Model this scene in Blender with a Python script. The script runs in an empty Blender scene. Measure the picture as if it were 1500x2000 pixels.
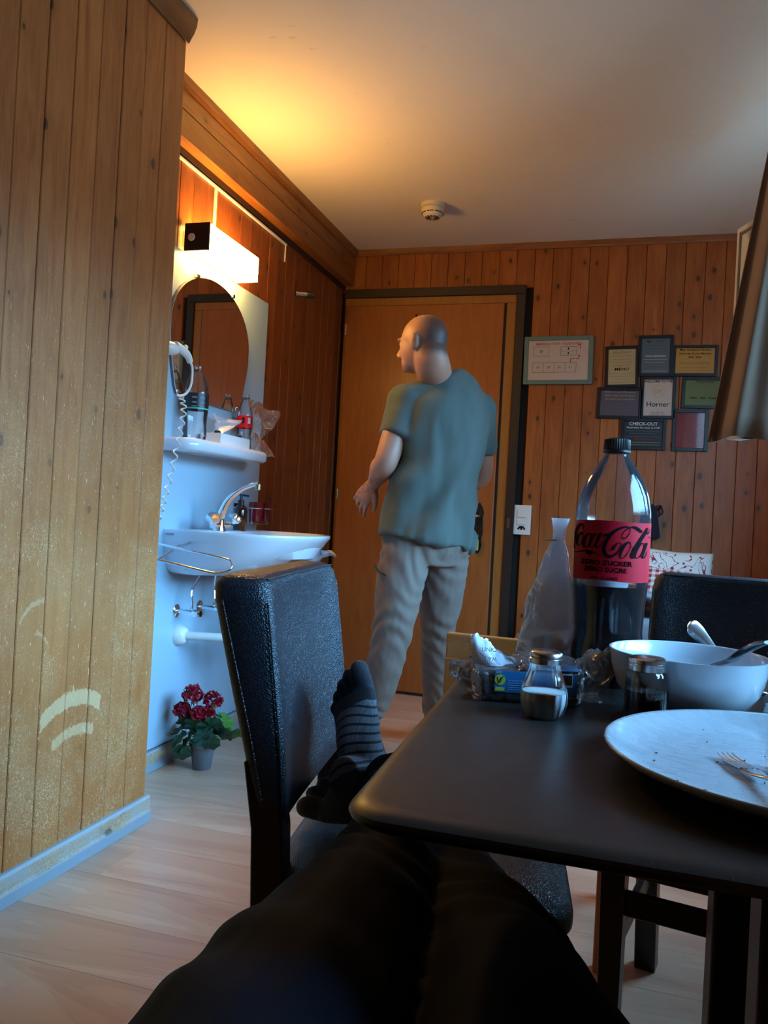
import bpy, bmesh, math, random
from mathutils import Vector, Matrix, noise
PI = math.pi
random.seed(7)
S = bpy.context.scene
COL = S.collection
# ------------------------------------------------------------------ camera
F_PX = 1594.6
YAW, PITCH, ROLL = 0.29339, 0.004686, 0.054343
cy, sy, cp, sp = math.cos(YAW), math.sin(YAW), math.cos(PITCH), math.sin(PITCH)
f_ = Vector((-sy*cp, cy*cp, sp)); r_ = Vector((cy, sy, 0)); u_ = r_.cross(f_)
r2 = math.cos(ROLL)*r_ + math.sin(ROLL)*u_; u2 = -math.sin(ROLL)*r_ + math.cos(ROLL)*u_
cam_d = bpy.data.cameras.new('camera'); cam = bpy.data.objects.new('camera', cam_d); COL.objects.link(cam)
cam_d.sensor_fit = 'VERTICAL'; cam_d.sensor_height = 36.0; cam_d.lens = 36.0*F_PX/2000.0
cam_d.clip_start = 0.02; cam_d.clip_end = 60
CAM = Vector((0, 0, 0.96))
cam.matrix_world = Matrix((( r2.x, u2.x, -f_.x, CAM.x), (r2.y, u2.y, -f_.y, CAM.y), (r2.z, u2.z, -f_.z, CAM.z), (0, 0, 0, 1)))
S.camera = cam
# ------------------------------------------------------------------ colour management
S.view_settings.view_transform = 'Standard'; S.view_settings.look = 'None'
S.view_settings.gamma = 1.0; S.view_settings.use_curve_mapping = False
S.view_settings.exposure = 0.12
S.cycles.max_bounces = 9; S.cycles.diffuse_bounces = 5; S.cycles.glossy_bounces = 4
S.cycles.transmission_bounces = 6; S.cycles.transparent_max_bounces = 24
S.cycles.caustics_reflective = False; S.cycles.caustics_refractive = False
S.cycles.sample_clamp_indirect = 6.0
S.cycles.use_denoising = True
# ------------------------------------------------------------------ world: overcast mountain daylight
W = bpy.data.worlds.new('daylight'); S.world = W; W.use_nodes = True
wn = W.node_tree.nodes; wl = W.node_tree.links; wn.clear()
wo = wn.new('ShaderNodeOutputWorld'); wb = wn.new('ShaderNodeBackground')
wt = wn.new('ShaderNodeTexCoord'); ws = wn.new('ShaderNodeSeparateXYZ'); wr = wn.new('ShaderNodeValToRGB')
wl.new(wt.outputs['Generated'], ws.inputs[0])
wm = wn.new('ShaderNodeMath'); wm.operation = 'MULTIPLY_ADD'; wm.inputs[1].default_value = .5; wm.inputs[2].default_value = .5
wl.new(ws.outputs[2], wm.inputs[0]); wl.new(wm.outputs[0], wr.inputs[0])
wr.color_ramp.elements[0].position = .555; wr.color_ramp.elements[0].color = (.045, .07, .085, 1)
wr.color_ramp.elements[1].position = .60; wr.color_ramp.elements[1].color = (.23, .585, 1.0, 1)
wl.new(wr.outputs[0], wb.inputs[0]); wl.new(wb.outputs[0], wo.inputs[0])
wb.inputs[1].default_value = 34.0
# windows: RX = inner face of the right wall, FY = inner face of the wall behind the camera
RX, FY, BY, LX, AX, CZ = 0.70, -1.45, 4.3125, -1.363, -1.61, 2.434
WIN1 = (0.60, 3.20, 0.92, 2.12)     # y0,y1,z0,z1 in the right wall
def portal(loc, rot, sx, sy_):
    d = bpy.data.lights.new('window_daylight', 'AREA'); d.shape = 'RECTANGLE'; d.size = sx; d.size_y = sy_
    d.cycles.is_portal = True
    o = bpy.data.objects.new('window_daylight', d); COL.objects.link(o); o.location = loc; o.rotation_euler = rot
portal((RX+.24, (WIN1[0]+WIN1[1])/2, (WIN1[2]+WIN1[3])/2), (0, PI/2, 0), WIN1[3]-WIN1[2], WIN1[1]-WIN1[0])

# ================================================================== helpers
def tag(o, label=None, cat=None, group=None, kind=None):
    if label: o['label'] = label
    if cat: o['category'] = cat
    if group: o['group'] = group
    if kind: o['kind'] = kind
    return o
def thing(name, label, cat, loc=(0, 0, 0), group=None, kind=None):
    o = bpy.data.objects.new(name, None); COL.objects.link(o); o.location = loc
    o.empty_display_size = .05
    return tag(o, label, cat, group, kind)
def wloc(p):
    v = Vector((0, 0, 0))
    while p is not None: v += p.location; p = p.parent
    return v
def mk(name, geos, mat, parent=None, smooth=False, bevel=0.0, seg=2, angle=None, kind=None, label=None):
    if isinstance(geos, tuple): geos = [geos]
    off = wloc(parent) if parent else Vector((0, 0, 0))
    V, Fc = [], []
    for vs, fs in geos:
        b = len(V); V += [Vector(v)-off for v in vs]; Fc += [[i+b for i in f] for f in fs]
    me = bpy.data.meshes.new(name); me.from_pydata([tuple(v) for v in V], [], Fc); me.validate()
    bm = bmesh.new(); bm.from_mesh(me)
    bmesh.ops.recalc_face_normals(bm, faces=bm.faces)
    if bevel > 0:
        es = [e for e in bm.edges if len(e.link_faces) == 2 and e.calc_face_angle(0) > .5]
        bmesh.ops.bevel(bm, geom=es, offset=bevel, segments=seg, profile=.5, affect='EDGES', clamp_overlap=True)
    if smooth:
        for f in bm.faces: f.smooth = True
        lim = angle or .7
        for e in bm.edges:
            if len(e.link_faces) == 2 and e.calc_face_angle(0) > lim: e.smooth = False
    bm.to_mesh(me); bm.free()
    if mat: me.materials.append(mat)
    o = bpy.data.objects.new(name, me); COL.objects.link(o); o.parent = parent
    if kind: o['kind'] = kind
    if label: o['label'] = label
    return o
def box(x0, x1, y0, y1, z0, z1):
    v = [(x, y, z) for x in (x0, x1) for y in (y0, y1) for z in (z0, z1)]
    return v, [(0, 1, 3, 2), (4, 6, 7, 5), (0, 4, 5, 1), (2, 3, 7, 6), (0, 2, 6, 4), (1, 5, 7, 3)]
def xf(geo, m):
    return [tuple(m @ Vector(v)) for v in geo[0]], geo[1]
def rz(a, c=(0, 0, 0)):
    return Matrix.Translation(c) @ Matrix.Rotation(a, 4, 'Z') @ Matrix.Translation([-k for k in c])
def lathe(prof, n=32, c=(0, 0, 0), axis=None, flute=None):
    """prof: list of (r,z). flute(k,r,z) scales radius by angle"""
    V, Fc = [], []
    for r, z in prof:
        for k in range(n):
            a = 2*PI*k/n; rr = r*(flute(a, z) if flute else 1)
            V.append((rr*math.cos(a), rr*math.sin(a), z))
    for i in range(len(prof)-1):
        for k in range(n):
            k2 = (k+1) % n; Fc.append((i*n+k, i*n+k2, (i+1)*n+k2, (i+1)*n+k))
    for i, flip in ((0, 1), (len(prof)-1, 0)):
        if prof[i][0] > 1e-6: Fc.append([i*n+k for k in (range(n-1, -1, -1) if flip else range(n))])
    m = Matrix.Translation(c)
    if axis is not None: m = m @ Vector((0, 0, 1)).rotation_difference(Vector(axis)).to_matrix().to_4x4()
    return [tuple(m @ Vector(v)) for v in V], Fc
def shell(prof, n=32, c=(0, 0, 0), axis=None, flute=None):
    g = lathe(prof, n, c, axis, flute)
    return g[0], [f for f in g[1] if len(f) == 4]
def catmull(pts, k=6):
    P = [Vector(p) for p in pts]; out = []
    for i in range(len(P)-1):
        a = P[max(i-1, 0)]; b = P[i]; c = P[i+1]; d = P[min(i+2, len(P)-1)]
        for j in range(k):
            t = j/k
            out.append(.5*((2*b)+(c-a)*t+(2*a-5*b+4*c-d)*t*t+(3*b-a-3*c+d)*t*t*t))
    out.append(P[-1]); return out
def tube(pts, rad, n=10, ref=None, smooth=0, closed=False):
    """rad scalar, list, or list of (a,b): a along side axis, b along the other"""
    P = [Vector(p) for p in pts]
    R = rad if isinstance(rad, (list, tuple)) else [rad]*len(P)
    R = [(q if isinstance(q, (tuple, list, Vector)) else (q, q)) for q in R]
    if smooth:
        RR = catmull([(a, b, 0) for a, b in R], smooth); R = [(q.x, q.y) for q in RR]; P = catmull(P, smooth)
    V, Fc = [], []; side = None
    for i, p in enumerate(P):
        if closed: t = P[(i+1) % len(P)]-P[i-1]
        else: t = P[min(i+1, len(P)-1)]-P[max(i-1, 0)]
        t.normalize()
        if ref is not None:
            s = Vector(ref) - t*t.dot(Vector(ref)); 
        elif side is None:
            s = t.cross(Vector((0, 0, 1)));
            if s.length < .05: s = t.cross(Vector((0, 1, 0)))
        else: s = side - t*t.dot(side)
        s.normalize(); side = s; b = t.cross(s)
        for k in range(n):
            a = 2*PI*k/n; V.append(tuple(p + s*(R[i][0]*math.cos(a)) + b*(R[i][1]*math.sin(a))))
    m = len(P)
    for i in range(m if closed else m-1):
        i2 = (i+1) % m
        for k in range(n):
            k2 = (k+1) % n; Fc.append((i*n+k, i*n+k2, i2*n+k2, i2*n+k))
    if not closed:
        Fc.append(list(range(n-1, -1, -1))); Fc.append([(m-1)*n+k for k in range(n)])
    return V, Fc
def ball(c, r, n=14, m=9, rot=None):
    rx, ry, rz_ = (r, r, r) if not isinstance(r, (tuple, list)) else r
    V = [(0, 0, -rz_)]; 
    for i in range(1, m):
        a = -PI/2+PI*i/m
        for k in range(n):
            b = 2*PI*k/n; V.append((rx*math.cos(a)*math.cos(b), ry*math.cos(a)*math.sin(b), rz_*math.sin(a)))
    V.append((0, 0, rz_)); Fc = []
    for k in range(n): Fc.append((0, 1+(k+1) % n, 1+k))
    for i in range(m-2):
        for k in range(n):
            a = 1+i*n+k; b = 1+i*n+(k+1) % n; Fc.append((a, b, b+n, a+n))
    t = 1+(m-2)*n
    for k in range(n): Fc.append((t+k, t+(k+1) % n, len(V)-1))
    M = Matrix.Translation(c)
    if rot is not None: M = M @ rot.to_4x4()
    return [tuple(M @ Vector(v)) for v in V], Fc
def prism(poly, d, axis='y', at=0.0):
    """poly: list of (a,b) extruded from at to at+d. axis y: (x,z); x: (y,z); z: (x,y)"""
    def P(a, b, h):
        return (a, h, b) if axis == 'y' else ((h, a, b) if axis == 'x' else (a, b, h))
    n = len(poly)
    V = [P(a, b, at) for a, b in poly]+[P(a, b, at+d) for a, b in poly]
    Fc = [list(range(n)), list(range(2*n-1, n-1, -1))]+[(k, (k+1) % n, n+(k+1) % n, n+k) for k in range(n)]
    return V, Fc
def organic(name, geos, mat, parent=None, voxel=.006, smooth=8, fn=None, label=None):
    o = mk('tmp', geos, None, None)
    m = o.modifiers.new('r', 'REMESH'); m.mode = 'VOXEL'; m.voxel_size = voxel; m.use_smooth_shade = True
    m = o.modifiers.new('s', 'SMOOTH'); m.iterations = smooth; m.factor = .6
    dg = bpy.context.evaluated_depsgraph_get(); dg.update()
    me = bpy.data.meshes.new_from_object(o.evaluated_get(dg)); me.name = name
    bpy.data.objects.remove(o)
    if fn:
        ns = [v.normal.copy() for v in me.vertices]
        for v, nn in zip(me.vertices, ns): v.co = fn(v.co.copy(), nn)
    off = wloc(parent) if parent else Vector((0, 0, 0))
    for v in me.vertices: v.co -= off
    me.materials.clear(); me.materials.append(mat)
    for p in me.polygons: p.use_smooth = True
    o = bpy.data.objects.new(name, me); COL.objects.link(o); o.parent = parent
    if label: o['label'] = label
    return o
def copy_tree(o, parent=None, name=None):
    c = o.copy(); COL.objects.link(c)
    if parent is not None: c.parent = parent
    for ch in list(o.children): copy_tree(ch, c)
    return c
def text_geo(s, size, origin, ux, uz, align='CENTER', depth=.0004, bold=0.0, sx=1.0, shear=0.0):
    """lettering as thin solid geometry, ux = reading direction, uz = up direction"""
    cu = bpy.data.curves.new('t', 'FONT'); cu.body = s; cu.size = size; cu.align_x = align; cu.align_y = 'CENTER'
    cu.extrude = depth/2; cu.offset = bold; cu.resolution_u = 3; cu.shear = shear
    o = bpy.data.objects.new('t', cu); COL.objects.link(o)
    dg = bpy.context.evaluated_depsgraph_get(); dg.update()
    me = bpy.data.meshes.new_from_object(o.evaluated_get(dg)); bpy.data.objects.remove(o)
    ux = Vector(ux).normalized(); uz = Vector(uz).normalized(); un = ux.cross(uz); O = Vector(origin)
    V = [tuple(O + ux*(v.co.x*sx) + uz*v.co.y + un*v.co.z) for v in me.vertices]
    Fc = [list(p.vertices) for p in me.polygons]; bpy.data.meshes.remove(me); bpy.data.curves.remove(cu)
    return V, Fc

# ================================================================== materials
class NT:
    def __init__(s, name):
        s.m = bpy.data.materials.new(name); s.m.use_nodes = True; s.t = s.m.node_tree; s.t.nodes.clear()
        s.out = s.t.nodes.new('ShaderNodeOutputMaterial')
    def n(s, typ, props=None, **ins):
        d = s.t.nodes.new('ShaderNode'+typ)
        for k, v in (props or {}).items(): setattr(d, k, v)
        for k, v in ins.items():
            key = int(k[1:]) if k[0] == 'i' and k[1:].isdigit() else k.replace('_', ' ')
            s.set(d, key, v)
        return d
    def set(s, d, key, v):
        i = d.inputs[key]
        if isinstance(v, bpy.types.NodeSocket): s.t.links.new(v, i)
        elif isinstance(v, bpy.types.Node): s.t.links.new(v.outputs[0], i)
        elif isinstance(v, (tuple, list)) and len(v) == 3 and i.type == 'RGBA': i.default_value = (*v, 1)
        else: i.default_value = v
    def math(s, op, a, b=0.0, c=0.0, clamp=False):
        return s.n('Math', dict(operation=op, use_clamp=clamp), i0=a, i1=b, i2=c).outputs[0]
    def mix(s, f, a, b, mode='MIX'):
        d = s.n('Mix', dict(data_type='RGBA', blend_type=mode)); s.set(d, 0, f); s.set(d, 6, a); s.set(d, 7, b)
        return d.outputs[2]
    def ramp(s, f, stops, interp='LINEAR'):
        d = s.n('ValToRGB'); cr = d.color_ramp; cr.interpolation = interp
        while len(cr.elements) < len(stops): cr.elements.new(.5)
        for e, (p, c) in zip(cr.elements, stops):
            e.position = p; e.color = (c, c, c, 1) if isinstance(c, (int, float)) else (*c, 1)
        s.set(d, 0, f); return d.outputs[0]
    def coords(s, kind='Object', scale=(1, 1, 1), rnd=0.0):
        c = s.n('TexCoord').outputs[kind]
        if rnd:
            r = s.n('ObjectInfo').outputs['Random']
            v = s.n('CombineXYZ', i0=s.math('MULTIPLY', r, rnd), i1=s.math('MULTIPLY', r, rnd*1.7), i2=s.math('MULTIPLY', r, rnd*2.3))
            c = s.n('VectorMath', dict(operation='ADD'), i0=c, i1=v).outputs[0]
        return s.n('Mapping', Vector=c, Scale=scale).outputs[0]
    def noise(s, v, scale, detail=3, rough=.5, dist=0.0):
        return s.n('TexNoise', Vector=v, Scale=scale, Detail=detail, Roughness=rough, Distortion=dist).outputs[0]
    def bump(s, h, strength=.3, dist=.002):
        return s.n('Bump', Height=h, Strength=strength, Distance=dist).outputs[0]
    def bsdf(s, **k):
        b = s.n('BsdfPrincipled', **k); s.t.links.new(b.outputs[0], s.out.inputs[0]); return b
def simple(name, col, rough=.5, metal=0.0, spec=.5, coat=0.0, bumpscale=0, bstr=.2, var=0.0, **kw):
    t = NT(name); ins = dict(Roughness=rough, Metallic=metal, Specular_IOR_Level=spec, Coat_Weight=coat)
    v = t.coords()
    nz = t.noise(v, 6, 3)
    c = t.mix(t.math('MULTIPLY', nz, var), col, [k*.72 for k in col]) if var else col
    if bumpscale: ins['Normal'] = t.bump(t.noise(v, bumpscale, 4), bstr, .001)
    for k, q in kw.items(): ins[k] = q
    t.bsdf(Base_Color=c, **ins); return t.m
def emit(name, col, st):
    t = NT(name); e = t.n('Emission', Color=col, Strength=st); t.t.links.new(e.outputs[0], t.out.inputs[0]); return t.m
def wood(name, lo, mid, hi, along='z', rough=.38, knots=1.0, grain=1.0, rnd=9.0, wear=None, coat=.15, knot_scale=1.0, glow=None):
    t = NT(name)
    def sc(a, b): # a across, b along
        return {'z': (a, a, b), 'x': (b, a, a), 'y': (a, b, a)}[along]
    v1 = t.coords(scale=sc(1, .16), rnd=rnd)
    g1 = t.noise(v1, 26, 5, .6, .8)
    v2 = t.coords(scale=sc(1, .03), rnd=rnd)
    g2 = t.noise(v2, 190, 3, .6, .3)
    g = t.math('MULTIPLY_ADD', g2, .35*grain, t.math('MULTIPLY', g1, .65))
    c = t.ramp(g, [(.30, lo), (.47, mid), (.68, hi)])
    r = t.n('ObjectInfo').outputs['Random']
    c = t.mix(t.math('MULTIPLY', r, .38), c, [k*.62 for k in lo])
    if knots:
        k3 = t.n('SeparateXYZ', i0=t.coords(scale=(1, 1, 1), rnd=rnd)); X_, Y_, Z_ = k3.outputs
        la_, lo_ = {'z': (t.math('ADD', X_, Y_), Z_), 'x': (t.math('ADD', Z_, Y_), X_), 'y': (t.math('ADD', X_, Z_), Y_)}[along]
        kv = t.n('CombineXYZ', i0=la_, i1=t.math('MULTIPLY', lo_, .62), i2=0.0)
        vo = t.n('TexVoronoi', dict(feature='F1', voronoi_dimensions='2D'), Vector=kv, Scale=11.0*knot_scale, Randomness=1.0)
        pick = t.math('GREATER_THAN', t.n('SeparateColor', i0=vo.outputs['Color']).outputs[0], 1-.42*knots)
        size = t.math('MULTIPLY_ADD', t.n('SeparateColor', i0=vo.outputs['Color']).outputs[1], .9, .35)
        d = t.math('ADD', t.math('DIVIDE', vo.outputs['Distance'], size), t.math('MULTIPLY', g1, .06))
        halo = t.math('MULTIPLY', t.ramp(d, [(.08, 1), (.40, 0)]), pick)
        core = t.math('MULTIPLY', t.ramp(d, [(.10, 1), (.15, 0)]), pick)
        c = t.mix(t.math('MULTIPLY', halo, .35), c, [k*.40 for k in mid])
        c = t.mix(t.math('MULTIPLY', core, .85), c, (.040, .016, .008))
    if wear: c = wear(t, c)
    b = t.bump(g, .12, .001)
    t.bsdf(Base_Color=c, Roughness=rough, Coat_Weight=coat, Coat_Roughness=.25, Normal=b)
    return t.m
def wear_left(t, c):
    # worn varnish: pale flecks and scuffs, thickest near the floor, and two wiped swipes
    geo = t.n('NewGeometry').outputs['Position']
    sp = t.n('SeparateXYZ', i0=geo); y, z = sp.outputs[1], sp.outputs[2]
    low = t.ramp(t.math('MULTIPLY', z, .5), [(.10, 1), (.45, .62), (.72, .16), (.9, 0.0)])
    a = t.n('TexNoise', Vector=geo, Scale=62, Detail=2, Distortion=3.4, Roughness=.5).outputs[0]
    ridge = t.math('SUBTRACT', 1, t.math('MULTIPLY', t.math('ABSOLUTE', t.math('SUBTRACT', a, .5)), 26), clamp=True)
    patch = t.ramp(t.noise(geo, 7, 4, .6, .5), [(.42, .15), (.68, 1)])
    fl = t.math('MULTIPLY', t.math('MULTIPLY', ridge, patch), low)
    c = t.mix(t.math('MULTIPLY', low, .55), c, (.46, .150, .030))
    c = t.mix(t.math('MULTIPLY', t.math('MULTIPLY', t.ramp(t.noise(geo, 3.5, 3, .6, .4), [(.46, 0), (.6, .55)]), low), .7), c, (.40, .18, .06))
    c = t.mix(t.math('MULTIPLY', fl, .80), c, (.88, .64, .36))
    # hatch marks (short dashes)
    dv = t.n('Mapping', Vector=geo, Scale=(1, 1, .22), Rotation=(.18, 0, 0)).outputs[0]
    d = t.math('GREATER_THAN', t.noise(dv, 300, 1, .5, .6), .72)
    c = t.mix(t.math('MULTIPLY', t.math('MULTIPLY', d, .5), t.ramp(t.math('MULTIPLY', z, .5), [(.1, 1), (.62, .8), (.85, 0)])), c, (.9, .74, .5))
    nz = t.math('MULTIPLY', t.math('SUBTRACT', t.noise(geo, 90, 5, .75), .5), .040)
    def swipe(c, y0, y1, z0, k, w, amt, tilt):
        ym = (y0+y1)/2
        dy = t.math('SUBTRACT', y, ym)
        arc = t.math('MULTIPLY_ADD', t.math('MULTIPLY', dy, dy), -k, t.math('MULTIPLY_ADD', dy, tilt, z0))
        dist = t.math('ABSOLUTE', t.math('ADD', t.math('SUBTRACT', z, arc), nz))
        inz = t.math('LESS_THAN', dist, w)
        iny = t.math('LESS_THAN', t.math('ABSOLUTE', t.math('ADD', dy, nz)), (y1-y0)/2)
        return t.mix(t.math('MULTIPLY', t.math('MULTIPLY', inz, iny), amt), c, (.83, .62, .33))
    c = swipe(c, 1.690, 1.925, .442, 2.6, .021, .42, .02)
    c = swipe(c, 1.735, 1.900, .355, 2.4, .014, .36, .06)
    c = swipe(c, 1.60, 1.68, .70, 9, .006, .22, .5)
    c = swipe(c, 1.655, 1.70, .62, 9, .005, .22, -.8)
    return c
M = {}
M['plank_left'] = wood('varnished_pine_worn', (.25, .066, .013), (.40, .125, .026), (.51, .195, .054), rough=.55, knots=.6, wear=wear_left, coat=.05)
M['plank_back'] = wood('varnished_pine_red', (.19, .045, .008), (.32, .086, .013), (.42, .14, .026), rough=.45, knots=.9, coat=.0)
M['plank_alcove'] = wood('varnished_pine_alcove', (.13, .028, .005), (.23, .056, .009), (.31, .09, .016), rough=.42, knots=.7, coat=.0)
M['beam'] = wood('beam_boards', (.15, .045, .008), (.26, .085, .014), (.36, .14, .025), along='y', rough=.4, knots=.5)
M['cornice'] = wood('cornice_wood', (.15, .05, .010), (.25, .085, .018), (.34, .13, .03), along='y', knots=.0, rough=.35)
M['cornice_x'] = wood('cornice_wood_x', (.15, .05, .010), (.26, .085, .018), (.35, .13, .03), along='x', knots=.0, rough=.35)
M['door_veneer'] = wood('door_veneer', (.25, .062, .008), (.33, .092, .011), (.40, .125, .018), knots=0, rough=.5, grain=1.4, rnd=0)
M['door_frame'] = wood('door_frame_wood', (.27, .10, .016), (.36, .145, .022), (.42, .18, .032), knots=0, rough=.42, rnd=3)
M['gap'] = simple('plank_gap', (.012, .006, .003), .9)
M['dark_trim'] = simple('dark_stained_trim', (.022, .013, .009), .42)
M['lightwood'] = wood('beech', (.46, .13, .028), (.62, .20, .045), (.70, .26, .07), along='x', knots=0, rough=.35)
M['white_paint'] = simple('white_paint', (.72, .70, .66), .6)
def _ceiling():
    t = NT('ceiling_plaster'); v = t.coords()
    n = t.noise(v, 38, 4, .6)
    sm = t.math('MULTIPLY', t.ramp(t.noise(v, 2.2, 4, .7, .6), [(.5, 0), (.8, .3)]), 1)
    sc = t.ramp(t.n('TexNoise', Vector=t.coords(scale=(1, 2.2, 1)), Scale=9, Detail=5, Distortion=1.5).outputs[0], [(.70, 0), (.74, .3)])
    c = t.mix(sm, (.71, .62, .53), (.58, .50, .42)); c = t.mix(sc, c, (.42, .36, .3))
    t.bsdf(Base_Color=c, Roughness=.75, Normal=t.bump(n, .15, .002)); return t.m
M['ceiling'] = _ceiling()
def _floor():
    t = NT('laminate_floor')
    v = t.coords(scale=(.17, 1, 1), rnd=7)
    a = t.noise(v, 5.5, 4, .55, 1.6)
    rings = t.math('FRACT', t.math('MULTIPLY', a, 9))
    line = t.ramp(rings, [(0, .0), (.5, .25), (.86, 1), (1, .1)])
    fine = t.noise(t.coords(scale=(.04, 1, 1), rnd=7), 160, 3, .6)
    c = t.ramp(a, [(.3, (.52, .265, .17)), (.5, (.64, .37, .245)), (.7, (.75, .50, .35))])
    c = t.mix(t.math('MULTIPLY', line, .32), c, (.46, .23, .14))
    c = t.mix(t.math('MULTIPLY', fine, .25), c, (.52, .30, .19))
    r = t.n('ObjectInfo').outputs['Random']
    c = t.mix(t.math('MULTIPLY', r, .22), c, (.47, .30, .21))
    vo = t.n('TexVoronoi', Vector=t.coords(scale=(.5, 1, 1), rnd=7), Scale=3.2)
    pick = t.math('GREATER_THAN', t.n('SeparateColor', i0=vo.outputs['Color']).outputs[0], .5)
    k = t.math('MULTIPLY', t.ramp(t.math('ADD', vo.outputs['Distance'], t.math('MULTIPLY', fine, .03)), [(.03, 1), (.09, 0)]), pick)
    c = t.mix(t.math('MULTIPLY', k, .75), c, (.22, .12, .07))
    t.bsdf(Base_Color=c, Roughness=.33, Specular_IOR_Level=.5); return t.m
M['floor'] = _floor()
def _leather():
    t = NT('black_leather'); v = t.coords()
    vo = t.n('TexVoronoi', dict(feature='DISTANCE_TO_EDGE'), Vector=v, Scale=300).outputs[0]
    h = t.math('ADD', t.ramp(vo, [(0, 0), (.25, 1)]), t.math('MULTIPLY', t.noise(v, 40, 3), .6))
    t.bsdf(Base_Color=(.006, .012, .020), Roughness=.36, Specular_IOR_Level=.55, Normal=t.bump(h, .42, .0014)); return t.m
M['leather'] = _leather()
M['leather_side'] = simple('leather_edge', (.05, .040, .034), .42, bumpscale=260, bstr=.3)
M['black_wood'] = simple('black_lacquered_wood', (.010, .009, .010), .35, bumpscale=60, bstr=.05)
def _table():
    t = NT('dark_table_laminate'); v = t.coords()
    a = t.noise(v, 5, 5, .6, .5)
    c = t.ramp(a, [(.3, (.014, .011, .011)), (.7, (.034, .025, .022))])
    dust = t.math('GREATER_THAN', t.noise(v, 420, 1), .80)
    c = t.mix(t.math('MULTIPLY', dust, .5), c, (.4, .4, .4))
    r = t.math('MULTIPLY_ADD', t.noise(v, 11, 5, .65, .8), .28, .25)
    t.bsdf(Base_Color=c, Roughness=r, Specular_IOR_Level=.6, Normal=t.bump(t.noise(v, 130, 4), .10, .0008)); return t.m
M['table'] = _table()
M['ceramic'] = simple('white_ceramic', (.64, .70, .76), .12, spec=.6, coat=.5)
M['panel_white'] = simple('white_wall_panel', (.34, .49, .60), .28)
M['plastic_white'] = simple('white_plastic', (.70, .68, .63), .35)
M['plastic_cream'] = simple('cream_plastic', (.62, .56, .44), .4)
M['cardboard_white'] = simple('white_card', (.75, .76, .78), .6)
M['chrome'] = simple('chrome', (.80, .81, .83), .09, metal=1)
M['steel'] = simple('brushed_steel', (.62, .63, .65), .22, metal=1)
M['dark_metal'] = simple('dark_bronze', (.035, .028, .022), .35, metal=.6)
M['brass'] = simple('old_brass', (.42, .33, .17), .35, metal=1)
M['black_plastic'] = simple('black_plastic', (.012, .012, .014), .3)
M['grey_plastic'] = simple('grey_plastic', (.12, .13, .145), .45)
M['mirror'] = simple('mirror_glass', (.86, .88, .88), .015, metal=1)
M['teal_frame'] = simple('teal_frame', (.115, .19, .185), .45)
M['ink'] = simple('black_ink', (.006, .005, .006), .8, spec=.05)
M['red_ink'] = simple('red_ink', (.45, .03, .03), .6)
M['paper'] = simple('white_paper', (.70, .66, .64), .5)
def thin(name, tint=(1, 1, 1), gloss=.12, rough=.04, opac=0.0, ocol=(.8, .8, .8), bscale=0, bstr=.3, ior=1.45, wr=0.0):
    """thin clear film or glass wall: transparent with fresnel reflection and a little haze"""
    t = NT(name)
    v = t.coords(); nrm = None
    if bscale:
        h = t.noise(v, bscale, 5, .65, 1.2)
        if wr:
            rd = t.math('ABSOLUTE', t.math('SUBTRACT', t.noise(v, bscale*.7, 3, .5, .6), .5))
            h = t.math('ADD', t.math('MULTIPLY', h, .5), t.math('MULTIPLY', rd, 3*wr))
        nrm = t.bump(h, bstr, .006)
    tr = t.n('BsdfTransparent', Color=tint)
    gl = t.n('BsdfGlossy', dict(), Color=(1, 1, 1), Roughness=rough)
    fr = t.n('Fresnel', IOR=ior)
    if nrm is not None: t.set(gl, 'Normal', nrm); t.set(fr, 'Normal', nrm)
    mx = t.n('MixShader'); t.set(mx, 0, t.math('ADD', fr.outputs[0], gloss, clamp=True)); t.set(mx, 1, tr); t.set(mx, 2, gl)
    last = mx
    if opac:
        df = t.n('BsdfDiffuse', Color=ocol)
        if nrm is not None: t.set(df, 'Normal', nrm)
        tl = t.n('BsdfTranslucent', Color=ocol)
        dm = t.n('MixShader', i0=.35); t.set(dm, 1, df); t.set(dm, 2, tl)
        m2 = t.n('MixShader', i0=opac); t.set(m2, 1, mx); t.set(m2, 2, dm); last = m2
    t.t.links.new(last.outputs[0], t.out.inputs[0]); return t.m
M['pet'] = thin('clear_bottle_plastic', (.93, .94, .95), .005, .04, .02, (.75, .7, .8), 22, .05)
M['glass'] = thin('clear_glass', (.90, .96, .97), .05, .03, 0, bscale=30, bstr=.06)
M['window_glass'] = thin('window_pane', (.98, .99, 1), .0, .01)
M['film'] = thin('clear_film', (.97, .97, .98), .05, .12, .12, (.85, .85, .9), 28, .9, wr=1.0)
M['film_white'] = thin('milky_film', (.9, .93, .96), .05, .25, .62, (.72, .76, .84), 26, .8, wr=1.0)
M['bag_film'] = thin('frosted_bag_film', (.93, .95, .98), .06, .2, .66, (.88, .93, .99), 24, .9, wr=1.0)
M['film_clear'] = thin('thin_clear_film', (.97, .97, .98), .04, .12, .07, (.8, .75, .78), 34, .8, wr=1.0)
M['cola'] = simple('dark_cola', (.004, .003, .003), .08, spec=.25)
M['salt'] = simple('salt', (.90, .91, .94), .85, bumpscale=600, bstr=.4)
M['pepper'] = simple('ground_pepper', (.045, .035, .025), .9, bumpscale=700, bstr=.8, var=.8)
M['bread'] = simple('dark_rye_bread', (.055, .030, .018), .7, bumpscale=180, bstr=.8, var=.6)
M['label_red'] = simple('red_label', (.55, .005, .018), .55, coat=.0, spec=.2, bumpscale=26, bstr=.2)
M['label_blue'] = simple('blue_label', (.012, .16, .40), .4)
M['label_black'] = simple('black_label', (.012, .013, .016), .35)
M['label_green'] = simple('mint_stripe', (.06, .5, .4), .4)
M['yellow'] = simple('yellow_print', (.50, .52, .06), .5)
M['red_plastic'] = simple('translucent_red_plastic', (.30, .008, .018), .12, coat=.4, Transmission_Weight=.35)
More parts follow.
